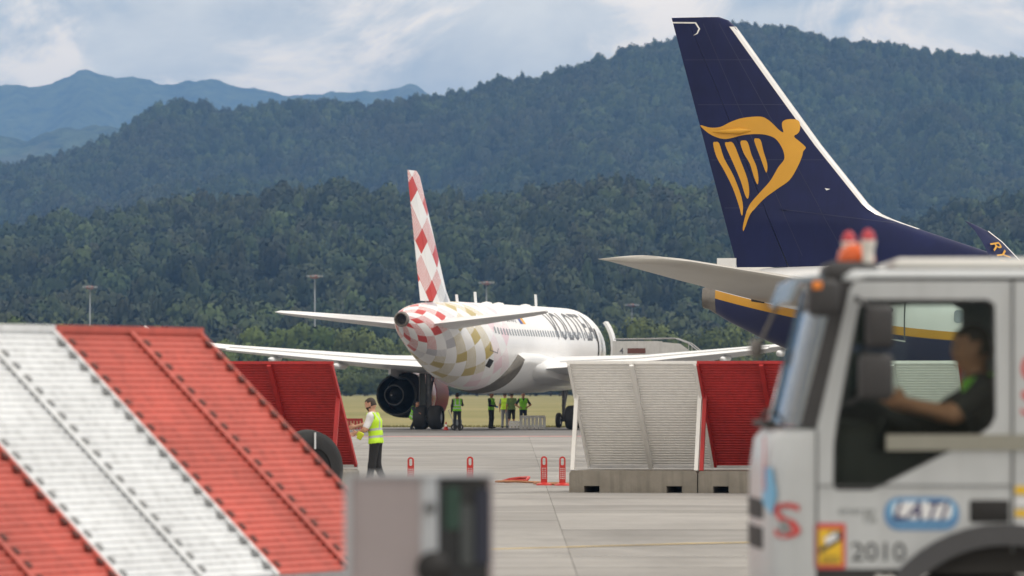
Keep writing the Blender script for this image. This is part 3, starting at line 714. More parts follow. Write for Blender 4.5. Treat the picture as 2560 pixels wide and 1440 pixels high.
for (a, b, c, d) in ((9.3, 9.36, R(-12), R(-4)), (9.3, 10.5, R(-13), R(-12)), (10.44, 10.5, R(-12), R(-6))): decal(mb, a, b, c, d)
mb.build('door_outline', M_LETTER, pa)
for s_, h in ((10.2, 0.34), (13.8, 0.52), (26.3, 0.60)):
    MB().rings([[(s_ + .18 - dx, -.03, z), (s_ + .18 - dx, .03, z), (s_ - .2 - dx, .015, z), (s_ - .2 - dx, -.015, z)] for z, dx in ((5.98, 0.0), (6.0 + h, 0.15))]).build('antenna', M_WHITE, pa)
for s_ in (16, 18.4, 24): MB().lathe([(0, .28), (.06, .22), (.1, .02)], (s_, 0, 6.0), 'z', 14).build('dome', M_WHITE, pa, smooth=True)
# open front service door, swung forward on its hinge
dm = MB()
dm.rings([[skin_a(31.6 + 0.0 + u, a, 0.0) for u in (0, 0.85)] + [skin_a(31.6 + u, a, 0.14) for u in (0.85, 0)] for a in [R(q) for q in (-16, -8, 0, 10, 20, 30, 38)]])
dm.cur = 1; dm.box(31.9, 32.2, -1.95, -1.86, 3.4, 4.6)
do = dm.build('cabin_door', [M_WHITE, M_SHADE_LINING], pa, smooth=True, angle=40); do.location = (0.75, -0.48, 0.05)
decal(MB(), 31.5, 31.85, R(-16), R(30), 0.01).build('door_opening', M_BLACK, pa)

# ------------------------------------------------------------------ the navy-tailed airliner
def fuselage_livery(name):
    m = bpy.data.materials.new(name); m.use_nodes = True
    T = NT(m.node_tree); b = T.n['Principled BSDF']; x, y, z = T.sep(T.coord('Object'))
    s = T.m('MINIMUM', x, 10.3)
    top = T.m('ADD', T.m('ADD', 4.82, T.m('MULTIPLY', s, -0.27)), T.m('MULTIPLY', T.m('MULTIPLY', s, s), 0.0131))
    d = T.m('SUBTRACT', z, top)
    c = T.mix(T.m('GREATER_THAN', d, 0.0), (0.60, 0.30, 0.02), (0.80, 0.81, 0.82))
    c = T.mix(T.m('LESS_THAN', d, -0.235), c, (0.0070, 0.0125, 0.066))
    n1 = T.noise(T.coord('Object'), 1.4, 5, 0.6)
    T.l.new(T.vm('SCALE', c, scale=T.rng(n1, 0.3, 0.7, 0.93, 1.04)), b.inputs['Base Color']); b.inputs['Roughness'].default_value = 0.33
    return m
M_RFUS = fuselage_livery('navy_white_fuselage')
HEAD_B = -15.0
B0 = at(1772, 720, 158)
pb = empty('airliner', (B0.x, 158, 0), R(HEAD_B))
tag(pb, 'airliner with tall navy fin and yellow harp emblem', 'airplane')
ST_B = smooth_stations([(0, 4.22, 4.86, 0.20), (0.6, 3.86, 5.16, 0.36), (1.6, 3.36, 5.36, 0.62), (3.2, 2.74, 5.45, 1.02), (5.2, 2.16, 5.47, 1.40), (7.6, 1.66, 5.47, 1.70), (10, 1.42, 5.47, 1.86), (12, 1.38, 5.47, 1.88), (22, 1.38, 5.47, 1.88), (31.5, 1.38, 5.47, 1.88),
                        (33.8, 1.46, 5.35, 1.74), (35.8, 1.72, 4.72, 1.38), (37.2, 2.15, 3.95, 0.9), (37.9, 2.6, 3.3, 0.4), (38.02, 2.9, 3.0, .1)])
MB().rings([ring_at(q[0], ST_B, 48)[3] for q in ST_B]).build('fuselage', M_RFUS, pb, smooth=True)
MB().rings([ring_at(0.0, ST_B, 24)[3], [(x - 0.16, y * 0.9, 4.54 + (z - 4.54) * 0.88) for x, y, z in ring_at(0.0, ST_B, 24)[3]], [(x - 0.12, y * 0.7, 4.54 + (z - 4.54) * 0.7) for x, y, z in ring_at(0.0, ST_B, 24)[3]]]).build('exhaust_pipe', M_EXH, pb, smooth=True, angle=40)
MB().rings([[(x, y * 1.005, 4.54 + (z - 4.54) * 1.01) for x, y, z in ring_at(s_, ST_B, 32)[3]] for s_ in (0.0, 0.12, 0.24)], cap=False).build('tail_cone_ring', M_EXH, pb, smooth=True)
def skin_b(s, ang, off=0.004):
    zc, hh, hw, _ = ring_at(s, ST_B, 4); return (s, -math.cos(ang) * (hw + off), zc + math.sin(ang) * (hh + off))
# fin: chord from the trailing edge to the leading edge at each height
FIN_TE = [(5.40, 0.82), (12.46, -1.08)]
FIN_LE = [(5.40, 9.4), (5.62, 8.6), (5.80, 7.95), (6.05, 7.2), (6.30, 6.45), (6.55, 5.72), (6.80, 5.05), (7.1, 4.62), (8.8, 3.24), (10.6, 1.92), (12.15, 0.80), (12.36, 0.58), (12.46, 0.30)]
FS = [(0, z, le, interp(z, FIN_TE), 1.0 if z > 7 else max(0.45, 6.2 / (le - interp(z, FIN_TE)))) for z, le in FIN_LE]
HINGE = lambda z: min(0.985, (interp(z, FIN_LE) - (interp(z, FIN_TE) + 0.30 * (0.80 + (12.15 - z) * 0.756 - interp(z, FIN_TE)))) / (interp(z, FIN_LE) - interp(z, FIN_TE))) if z < 12.1 else 0.72
surface(MB(), FS, 0.0, HINGE, True).build('fin', M_NAVY, pb, smooth=True, angle=50)
surface(MB(), FS, lambda z: HINGE(z) + 0.004, 1.0, True).build('rudder', M_NAVY, pb, smooth=True, angle=50)
def fin_y(x, z):
    """half thickness of the fin at a point"""
    le, te = interp(z, FIN_LE), interp(z, FIN_TE); c = min(max((le - x) / (le - te), 0), 1)
    th = 1.0 if z > 7 else max(0.45, 6.2 / (le - te))
    return interp(c, sorted(AIRFOIL)) * (le - te) * th
# bare metal leading edge
vs = []; fs = []
le_z = [12.18 - k * 0.14 for k in range(42)]
for z in le_z:
    le = interp(z, FIN_LE)
    ww = 0.16 if z > 6.9 else 0.16 * max(0.1, (z - 6.4) / 0.5)
    for dx, sg in ((-ww, -1), (-0.05, -1), (0.02, 0), (-0.05, 1), (-ww, 1)):
        vs.append((le + dx, sg * (fin_y(le + dx, z) + 0.008), z))
for i in range(len(le_z) - 1):
    for j in range(4): fs.append((i * 5 + j, i * 5 + j + 1, i * 5 + j + 6, i * 5 + j + 5))
MB().add(vs, fs).build('leading_edge', pm('bare_metal', (0.72, 0.72, 0.73), 0.3, 0.4, var=0.06), pb, smooth=True)
# fin-side artwork, traced on the starboard face: photo pixel -> fin plane
def fin_uv(px, py):
    y = 158.0
    for _ in range(3):
        X = (px - 1280) / FPX * y; s_ = (X - B0.x) / math.cos(R(HEAD_B)); y = 158 + s_ * math.sin(R(HEAD_B))
    return s_, EYE + (HORIZON - py) / FPX * y
def spline(pts, n=5):
    out = []; k = len(pts)
    for i in range(k):
        p0, p1, p2, p3 = pts[i - 1], pts[i], pts[(i + 1) % k], pts[(i + 2) % k]
        for j in range(n):
            t = j / n
            out.append(tuple(0.5 * (2 * b + (c - a) * t + (2 * a - 5 * b + 4 * c - d) * t * t + (3 * b - a - 3 * c + d) * t ** 3) for a, b, c, d in zip(p0, p1, p2, p3)))
    return out
def fin_decal(name, outline, m, off=0.012, parent=None):
    uv = [fin_uv(*p) for p in outline]
    bm = bmesh.new(); bv = [bm.verts.new((u, v, 0)) for u, v in uv]; bm.faces.new(bv)
    bmesh.ops.triangulate(bm, faces=bm.faces[:])
    for ax in (0, 1):
        lo = min(p[ax] for p in uv); hi = max(p[ax] for p in uv); n = max(1, int((hi - lo) / 0.22))
        for k in range(1, n):
            co = [0, 0, 0]; no = [0, 0, 0]; co[ax] = lerp(lo, hi, k / n); no[ax] = 1
            bmesh.ops.bisect_plane(bm, geom=bm.verts[:] + bm.edges[:] + bm.faces[:], plane_co=co, plane_no=no)
    for v in bm.verts: v.co = Vector((v.co.x, -(fin_y(v.co.x, v.co.y) + off), v.co.y))
    o = MB().frombm(bm).build(name, m, parent or pb, recalc=False, smooth=True); return o
Z4 = lambda pts: [(1440 + x * 0.4375, 20 + y * 0.4375) for x, y in pts]       # from a 2560-wide enlargement of the fin
fin_decal('emblem_body', spline(Z4([(712, 670), (770, 684), (830, 680), (890, 652), (960, 630), (1060, 622), (1105, 640), (1140, 670), (1168, 698), (1193, 712),
    (1186, 680), (1186, 655), (1205, 640), (1240, 636), (1272, 642), (1285, 665), (1284, 700), (1272, 720), (1256, 730), (1258, 742), (1285, 764), (1312, 788), (1320, 802), (1306, 822),
    (1300, 850), (1275, 912), (1230, 985), (1160, 1035), (1090, 1085), (1035, 1140), (1000, 1185), (975, 1245), (960, 1275), (958, 1250), (972, 1195), (995, 1130), (1040, 1075), (1110, 1000), (1140, 955), (1165, 912), (1196, 872),
    (1200, 845), (1186, 800), (1150, 750), (1100, 728), (1040, 722), (960, 728), (890, 745), (840, 748), (780, 728), (735, 697)]), 4), M_GOLD)
for outl in ([(786, 775), (800, 766), (822, 775), (850, 860), (905, 960), (950, 1080), (960, 1160), (952, 1186), (935, 1130), (900, 1030), (850, 930), (805, 850)],
             [(856, 780), (872, 768), (905, 775), (945, 870), (985, 975), (996, 1050), (988, 1090), (972, 1070), (945, 985), (900, 880)],
             [(946, 770), (962, 758), (988, 768), (1010, 840), (1038, 905), (1050, 970), (1044, 1010), (1022, 960), (1000, 890), (965, 830)],
             [(1026, 758), (1044, 747), (1064, 758), (1080, 820), (1100, 885), (1102, 920), (1095, 942), (1078, 900), (1060, 850)]):
    fin_decal('emblem_string', spline(Z4(outl), 3), M_GOLD)
M_SEAMN = pm('navy_panel_joint', (0.018, 0.024, 0.075), 0.5)
for (x0_, y0_, x1_, y1_) in ((1712, 150, 1900, 150), (1745, 262, 1968, 262), (1778, 400, 2062, 400), (1812, 520, 2140, 520), (1760, 60, 2010, 640), (1800, 60, 2120, 640), (1925, 520, 2260, 560)):
    w_ = 1.6; fin_decal('panel_joint', [(x0_, y0_ - w_ / 2), (x1_, y1_ - w_ / 2), (x1_, y1_ + w_ / 2), (x0_, y0_ + w_ / 2)] if abs(y1_ - y0_) < abs(x1_ - x0_) else [(x0_ - w_ / 2, y0_), (x0_ + w_ / 2, y0_), (x1_ + w_ / 2, y1_), (x1_ - w_ / 2, y1_)], M_SEAMN, off=0.006)
M_WSTR = pm('white_paint', (0.8, 0.8, 0.8), 0.4)
fin_decal('rudder_balance_line', Z4([(552, 80), (690, 82), (714, 120), (700, 148), (672, 160), (694, 144), (704, 120), (684, 90), (554, 88)]), M_WSTR)
fin_decal('marking', Z4([(1430, 1030), (1462, 1036), (1440, 1044)]), M_WSTR)
# small actuator fairing on the rudder
ax, az = fin_uv(*Z4([(900, 706)])[0])
MB().tube([(ax + .6, -(fin_y(ax, az) + .03), az + .02), (ax + .2, -(fin_y(ax, az) + .07), az), (ax - .55, -(fin_y(ax, az) + .05), az)], [.02, .09, .03], 8).build('actuator_fairing', M_GOLD, pb, smooth=True)
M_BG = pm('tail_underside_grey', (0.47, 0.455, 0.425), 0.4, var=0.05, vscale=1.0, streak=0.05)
for sg in (1, -1):
    sec = [(sg * 0.5, 4.40, 6.9, 1.75, 1.0), (sg * 1.35, 4.50, 6.15, 1.45, .75), (sg * 4.2, 4.98, 3.45, 0.05, .66), (sg * 6.8, 5.42, 1.05, -1.15, .62), (sg * 7.15, 5.48, 0.35, -1.40, .8), (sg * 7.22, 5.49, -0.4, -1.42, .5)]
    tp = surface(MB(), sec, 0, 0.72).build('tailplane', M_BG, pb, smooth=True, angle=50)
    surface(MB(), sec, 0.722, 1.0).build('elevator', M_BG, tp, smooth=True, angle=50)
MB().box(0.25, 0.80, -0.06, 0.06, 5.30, 5.66).build('rudder_foot', M_WHITE, pb)
MB().box(2.55, 2.80, -.03, .03, 5.4, 5.68).build('antenna', M_WHITE, pb)
WING_B = [(1.5, 2.15, 24.6, 16.9, 1.15), (2.3, 2.25, 23.9, 16.9, 1.1), (6.2, 2.68, 21.3, 16.7, 1.0), (12.5, 3.45, 18.2, 15.7, 0.95), (17.0, 4.0, 18.2, 15.6, 0.6)]
for sg in (1, -1):
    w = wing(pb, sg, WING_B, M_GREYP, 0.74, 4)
    S = [(sg * 17.0, 4.0, 18.2, 15.6), (sg * 17.35, 4.12, 18.15, 15.55), (sg * 17.6, 4.5, 17.8, 15.4), (sg * 17.82, 5.25, 16.9, 15.0), (sg * 18.02, 6.05, 15.65, 14.5), (sg * 18.10, 6.34, 15.0, 14.25), (sg * 18.16, 6.52, 14.3, 13.98), (sg * 18.18, 6.6, 13.9, 13.82)]
    mbw = MB(); rs = []
    for (y, z, le, te) in S:
        a = airfoil(le, te, 0.9); rs.append([(x, y - sg * t * (1 if z > 4.2 else .3), z + (t if z < 4.2 else 0.1 * t)) for x, t in a])
    wl = mbw.rings(rs).build('winglet', M_NAVY, w, smooth=True, angle=50)
    mbw = MB()
    vs = [];
    for i, (y, z, le, te) in enumerate(S[1:6]):
        vs += [(le - 0.12, y - sg * 0.06, z), (le + 0.015, y, z + 0.02)]
    mbw.add(vs, [(2 * i, 2 * i + 1, 2 * i + 3, 2 * i + 2) for i in range(4)]).build('leading_edge', M_WSTR, wl)
    def wl_fn(u, v, sg=sg):
        # text runs down the winglet: u along the span from the tip, v across the chord
        z = 6.0 - u * 0.70; y = interp(z, [(q[1], q[0]) for q in S]); te = interp(z, [(q[1], q[3]) for q in S]); le = interp(z, [(q[1], q[2]) for q in S])
        return (lerp(te, le, 0.18) + v * (le - te) / 1.1, y - sg * 0.10, z + 0.12 * v)
    lettering('RYANAIR', 2.3, 0.46, wl_fn, 'lettering', M_GOLD, wl)
    nacelle(pb, 20.0, 25.0, sg * 4.83, 1.32, 1.0, M_WHITE)
    gear_leg(pb, 17.9, sg * 2.86, 2.2, 0.565, 0.40, 0.86, 'main_gear', 0.12, False)
gear_leg(pb, 33.4, 0, 1.7, 0.34, 0.2, 0.42, 'nose_gear', 0.08, False)
# starboard fuselage details
mb = MB()
decal(mb, 5.88, 5.92, R(-14), R(30), 0.008, skin_b); decal(mb, 5.1, 5.88, R(30), R(31), 0.008, skin_b); mb.build('door_outline', M_LETTER, pb)
mb = MB(); decal(mb, 5.1, 5.92, R(-15.3), R(-14), 0.009, skin_b); decal(mb, 5.05, 5.1, R(-15), R(30), 0.008, skin_b); mb.build('door_outline', M_GREYP, pb)
o = MB().plate(circ(0, 0, 0.07, 14), (), 0.01).build('port_hole', M_LETTER, pb); place_on_skin(o, skin_b, 5.5, R(13))
o = MB().plate(rrect(-0.16, 0.16, -0.035, 0.035, 0.03), (), 0.01).build('door_handle', M_LETTER, pb); place_on_skin(o, skin_b, 5.42, R(6))
for k in range(30):
    o = MB().plate(rrect(-0.13, 0.13, -0.18, 0.18, 0.09), (), 0.01).build('cabin_window', M_WIN, pb) if k == 0 else inst('cabin_window', w_me, pb)
    w_me = o.data; place_on_skin(o, skin_b, 7.45 + k * 0.508 + (0.9 if k else 0), R(12))
lettering('OI', 0.5, 0.42, lambda u, v: skin_b(7.25 + u, R(21) + v / 1.9, 0.008), 'registration', M_NAVY, pb, cuts=3)
decal(MB(), 1.35, 1.75, R(2), R(9), 0.012, skin_b).build('outlet', M_BLACK, pb)
# ------------------------------------------------------------------ second navy airliner: only its winglet reaches into view
pc = copy_tree(pb)
HEAD_C = 56.0
ch, sh = math.cos(R(HEAD_C)), math.sin(R(HEAD_C))
wt = at(2410, 560, 154.5)                       # where the raised port winglet tip stands
pc.rotation_euler = (0, 0, R(HEAD_C)); pc.location = (wt.x - (13.9 * ch - 18.25 * sh), wt.y - (13.9 * sh + 18.25 * ch), 0)
tag(pc, 'second airliner, only its navy winglet lettered in yellow shows above the truck roof', 'airplane')
# ================================================================== BLAST FENCES
M_RED = pm('red_sheet_paint', (0.44, 0.022, 0.022), 0.55, var=0.16, vscale=1.2, streak=0.25)
M_WHT = pm('white_sheet_paint', (0.87, 0.865, 0.855), 0.55, var=0.04, vscale=1.2, streak=0.08)
M_REDF = pm('faded_red_paint', (0.50, 0.095, 0.072), 0.6, var=0.2, vscale=1.0, streak=0.28)
M_WHTN = pm('weathered_white_paint', (0.66, 0.685, 0.71), 0.6, var=0.10, vscale=1.0, streak=0.26)
M_BLOCK = pm('barrier_concrete', (0.23, 0.21, 0.18), 0.9, var=0.25, vscale=1.4, bump=0.4, bscale=20, streak=0.3)
M_PAD = pm('shadow_dot_red', (0.12, 0.04, 0.035), 0.8)
M_SHDOTW = pm('shadow_dot_grey', (0.25, 0.26, 0.27), 0.8)
LP, LEAN, ZB, ZT = 2.50, 2.10, 0.50, 2.49
def fence_pt(u, t, off=0.0):
    """point on the leaning panel: u along, t from the foot (0) to the top (1), off outwards over the upper face"""
    ny, nz = (ZT - ZB), LEAN; k = math.hypot(ny, nz)
    return (u, 1.0 - LEAN * t + ny / k * off, ZB + (ZT - ZB) * t + nz / k * off)
ty0 = fence_pt(0, 1.0)[1]
def sheet_mesh():
    mb = MB(); n = 40; prof = []
    for k in range(n):
        t0, t1 = k / n, (k + 1) / n
        for f, o in ((0.0, 0.0), (0.36, 0.0), (0.50, 0.016), (0.86, 0.016)): prof.append((lerp(t0, t1, f), o))
    prof.append((1.0, 0.0)); vs = []; fs = []
    for (t, o) in prof: vs += [fence_pt(0.03, t, o - 0.02), fence_pt(LP - 0.03, t, o - 0.02)]
    for i in range(len(prof) - 1): fs.append((2 * i, 2 * i + 1, 2 * i + 3, 2 * i + 2))
    return mb.add(vs, fs)
def rail(mb, u0, u1, o0, o1, t0=0.0, t1=1.0):
    return mb.rings([[fence_pt(u0, t, o0), fence_pt(u1, t, o0), fence_pt(u1, t, o1), fence_pt(u0, t, o1)] for t in (t0, t1)])
SH = None; FENCE_CACHE = {}
def blast_panel(loc, rz, red, label, near=False):
    m = (M_REDF if near else M_RED) if red else (M_WHTN if near else M_WHT)
    e = empty('blast_fence_panel', loc, rz); tag(e, label, 'barrier', 'blast fence panels')
    def part(name, fn, mm, smooth=False):
        key = (name, mm.name)
        if key not in FENCE_CACHE:
            o = fn().build(name, mm, e, smooth=smooth); FENCE_CACHE[key] = o.data; return o
        return inst(name, FENCE_CACHE[key], e)
    part('corrugated_sheet', sheet_mesh, m)
    part('edge_rail', lambda: rail(MB(), 0.0, 0.05, -0.08, 0.014), m); 
    part('far_edge_rail', lambda: rail(MB(), LP - 0.05, LP, -0.08, 0.014), m).name = 'edge_rail'
    part('stiffener', lambda: rail(MB(), LP / 2 - 0.04, LP / 2 + 0.04, -0.10, -0.022), m)
    part('cover_strip', lambda: rail(MB(), LP / 2 - 0.035, LP / 2 + 0.035, 0.006, 0.020), m)
    part('top_cap', lambda: MB().rings([[(u, ty0 - .045, ZT - .03), (u, ty0 + .04, ZT - .03), (u, ty0 + .04, ZT + .025), (u, ty0 - .045, ZT + .025)] for u in (-0.01, LP + 0.01)]), m)
    part('foot_rail', lambda: MB().box(0, LP, 0.93, 1.03, 0.44, 0.50), M_STEEL)
    for u in (0.05, LP - 0.05):
        part('brace_leg', lambda: MB().bar((0, -0.86, 0.42), (0, fence_pt(0, 0.69)[1] + 0.02, fence_pt(0, 0.69)[2]), 0.075, 0.075), m).location = (u, 0, 0)
    if near:
        pm_ = M_PAD if red else M_SHDOTW  # dark dots painting the shadow spots where stiffeners meet the corrugations
        for u in (0.085, LP / 2 - 0.085, LP - 0.085):
            for k in range(19):
                key = ('shadow_dot', pm_.name); a = fence_pt(0, (k * 2 + 1.5) / 40, 0.012)
                if key not in FENCE_CACHE:
                    o = MB().bevbox(-0.032, 0.032, -0.032, 0.032, -0.012, 0.018, 0.008).build('shadow_dot', pm_, e); FENCE_CACHE[key] = o.data
                else: o = inst('shadow_dot', FENCE_CACHE[key], e)
                o.location = (u, a[1], a[2]); o.rotation_euler = (-math.atan2(ZT - ZB, LEAN), 0, 0)
    # concrete foot with lifting pockets
    def block():
        prof = [(0.012, 0), (0.30, 0), (0.30, 0.13), (0.60, 0.13), (0.60, 0), (LP - 0.60, 0), (LP - 0.60, 0.13), (LP - 0.30, 0.13), (LP - 0.30, 0), (LP - 0.012, 0), (LP - 0.012, 0.37), (LP - 0.05, 0.42), (0.05, 0.42), (0.012, 0.37)]
        return MB().plate(prof, (), 2.2, lambda u, v, d: (u, -1.0 + d, v))
    part('concrete_foot', block, M_BLOCK)
    return e
def fence_origin(px_left_top, Y):  # centre line origin whose near left top corner sits at that column
    return (px_left_top - 1280) / FPX * Y
rot = R(-11.5); cx, sx = math.cos(rot), math.sin(rot)
def run(start, rz, n0, n1):
    return [(start[0] + LP * k * math.cos(rz), start[1] + LP * k * math.sin(rz), 0) for k in range(n0, n1)]
ty = fence_pt(0, 1.0)[1]
def origin_from_top(px, Y, rz):      # root position so that panel corner (u = 0, top) is seen at column px at distance Y
    X = (px - 1280) / FPX * Y; return (X + math.sin(rz) * ty, Y - math.cos(rz) * ty)
o1 = origin_from_top(1419, 107.0, rot)
for p, red, lab in zip(run(o1, rot, 0, 5), (0, 1, 0, 1, 0), ('white blast fence panel on a concrete foot, beside the red delineator posts', 'red blast fence panel partly hidden by the truck windscreen',
                        'white blast fence panel seen through the truck window', 'red blast fence panel behind the truck cab', 'white blast fence panel behind the truck, outermost right')):
    blast_panel(p, rot, red, lab)
o2 = origin_from_top(832, 107.5, rot)
for p, red, lab in zip(run(o2, rot, -3, 0), (1, 0, 1), ('red blast fence panel hidden far left behind the near barrier', 'white blast fence panel hidden behind the near striped barrier', 'red blast fence panel beside the man in the yellow vest')):
    blast_panel(p, rot, red, lab)
rot3 = R(-115.5)
o3 = origin_from_top(130, 45.8, rot3)
# corner (u = 0) of panel k = 0 is the white / red joint; the red panel runs away from it
for p, red, lab in zip(run(o3, rot3, -1, 4), (1, 0, 1, 0, 1), ('large faded red blast fence panel in the left foreground', 'large white blast fence panel in the left foreground', 'faded red blast fence panel in the lower left corner', 'white blast fence panel beyond the lower left corner', 'red blast fence panel nearest the camera')):
    blast_panel(p, rot3, red, lab, True)

# ================================================================== SMALL THINGS ON THE APRON
M_REDP = pm('red_plastic', (0.50, 0.030, 0.022), 0.45, var=0.08)
M_WHP = pm('white_plastic', (0.84, 0.84, 0.83), 0.5, var=0.05)
dl = None
def post_plate():
    outer = [(-0.065, 0.04), (0.065, 0.04)] + [(0.065 * math.cos(R(a)), 0.535 + 0.065 * math.sin(R(a))) for a in range(0, 181, 22)]
    holes = [rrect(-0.032, 0.032, 0.42, 0.565, 0.028)]
    for r_ in range(6):
        for c_ in (-1, 0, 1): holes.append([(c_ * 0.034 - 0.010, 0.14 + r_ * 0.04), (c_ * 0.034 + 0.010, 0.14 + r_ * 0.04), (c_ * 0.034 + 0.010, 0.162 + r_ * 0.04), (c_ * 0.034 - 0.010, 0.162 + r_ * 0.04)])
    return MB().plate(outer, holes, 0.05, lambda u, v, d: (u, -0.025 + d, v))
pm_me = None
for (px, Y, lab) in ((1027, 113.5, 'red delineator post nearest the man, leftmost of four'), (1175, 114.5, 'red delineator post standing alone above the grey cabinet'), (1360, 115.0, 'red delineator post at the end of the orange strap'), (1406, 114.6, 'red delineator post beside the concrete foot of the white panel')):
    e = empty('delineator_post', ((px - 1280) / FPX * Y, Y, 0), rng.uniform(-.2, .2)); tag(e, lab, 'post', 'red delineator posts')
    if pm_me is None: pm_me = post_plate().build('panel', M_REDP, e).data; pb_me = MB().lathe([(0, 0.17), (0.03, 0.16), (0.06, 0.07), (0.07, 0.0)], axis='z', n=16).build('base', M_REDP, e, smooth=True, angle=40).data
    else: inst('panel', pm_me, e); inst('base', pb_me, e)
M_ORG = pm('orange_strap', (0.42, 0.19, 0.09), 0.7, var=0.2, vscale=6)
def rope(name, pts, r, m, label, cat):
    P = [(at(px, 970, Y).x, Y, 0.02 + dz) for px, Y, dz in pts]
    return tag(MB().tube(P, r, 6).build(name, m, smooth=True), label, cat)
rope('strap', [(1240, 118.5, 0), (1262, 118.2, .01), (1290, 117.6, .02), (1325, 117.8, 0), (1350, 116.9, .01), (1372, 116.2, 0), (1400, 115.9, .01), (1424, 115.8, 0)], 0.028, M_ORG, 'orange strap lying on the concrete by the delineator posts', 'strap')
rope('strap', [(1335, 116.2, 0), (1365, 115.4, 0.01), (1392, 114.8, 0), (1418, 114.9, 0)], 0.022, M_ORG, 'thinner orange strap lying in front of the two right posts', 'strap')
rope('barrier_tape', [(1258, 118.9, .0), (1275, 118.4, .05), (1300, 118.9, .07), (1322, 118.3, .09), (1316, 117.9, .03), (1285, 118.2, .02), (1262, 118.3, .0)], 0.035, M_REDP, 'bundle of red tape lying on the concrete', 'tape')
def slat_barrier(px, Y, w, h, n, m, label, name='plastic_barrier'):
    e = empty(name, ((px - 1280) / FPX * Y, Y, 0)); tag(e, label, 'barrier')
    MB().box(-w / 2, w / 2, -.04, .04, h - .12, h).build('top_rail', m, e); MB().box(-w / 2, w / 2, -.04, .04, 0.10, 0.2).build('bottom_rail', m, e)
    me = None
    for k in range(n):
        x = lerp(-w / 2 + .05, w / 2 - .05, k / (n - 1))
        if me is None: so_ = MB().box(-w / n * .42, w / n * .42, -.032, .032, 0.0, h - .09).build('slat', m, e); so_.location.x = x; me = so_.data
        else: inst('slat', me, e, (x, 0, 0))
    return e
slat_barrier(1332, 273, 1.22, 0.66, 7, M_WHP, 'white slatted barrier beside the group of ground crew')
slat_barrier(1288, 279, 0.6, 0.36, 4, M_WHP, 'small low white slatted barrier behind the crew legs')
slat_barrier(885, 272, 0.85, 0.52, 6, M_REDP, 'small red slatted barrier behind the fence near the man')
def cone(px, Y, label):
    e = empty('traffic_cone', ((px - 1280) / FPX * Y, Y, 0)); tag(e, label, 'cone')
    MB().box(-.14, .14, -.14, .14, 0, .03).build('base', M_REDP, e)
    MB().lathe([(.03, .11), (.17, .075)], axis='z', n=14).build('cone_body', M_REDP, e, smooth=True); MB().lathe([(.17, .075), (.28, .05)], axis='z', n=14).build('stripe', M_WHP, e, smooth=True); MB().lathe([(.28, .05), (.40, .02)], axis='z', n=14).build('cone_tip', M_REDP, e, smooth=True)
cone(1115, 266, 'small red and white cone beside the landing gear')
# trolley by the wheels
e = empty('service_trolley', (at(1143, 970, 266).x, 266, 0)); tag(e, 'small grey service trolley beside the left main wheels', 'trolley')
M_TGREY = pm('trolley_grey', (0.20, 0.23, 0.26), 0.5)
MB().bevbox(-.22, .22, -.2, .2, .18, .5, .03).build('body', M_TGREY, e); MB().tube([(-.2, 0, .45), (-.42, 0, .95), (-.34, 0, 1.0)], .022, 6).build('handle', M_STEEL, e)
for sx_ in (-1, 1): wheel('wheel', .15, .08, e, (sx_ * .15, -.22, .15))
# tyre on the near side of the left fence
M_GLINT = pm('rim_glint', (0.75, 0.76, 0.78), 0.3, 0.6)
e = empty('large_tyre', (at(768, 970, 92).x, 92, 0), R(38)); tag(e, 'large black tyre half hidden behind the near red panel', 'tyre')
MB().lathe([(-.17, .36), (-.19, .52), (-.14, .63), (0, .66), (.14, .63), (.19, .52), (.17, .36)], (0, 0, .66), 'y', 40).build('tread', M_TYRE, e, smooth=True)
MB().lathe([(-.10, .02), (-.10, .22), (-.15, .36), (.15, .36), (.10, .22), (.10, .02)], (0, 0, .66), 'y', 28).build('rim', M_BLACK, e, smooth=True, angle=40)
MB().box(0.0, 0.03, -.205, -.19, 1.0, 1.27).build('rim_glint', M_GLINT, e)  # bright strip painted on as the highlight of the rim

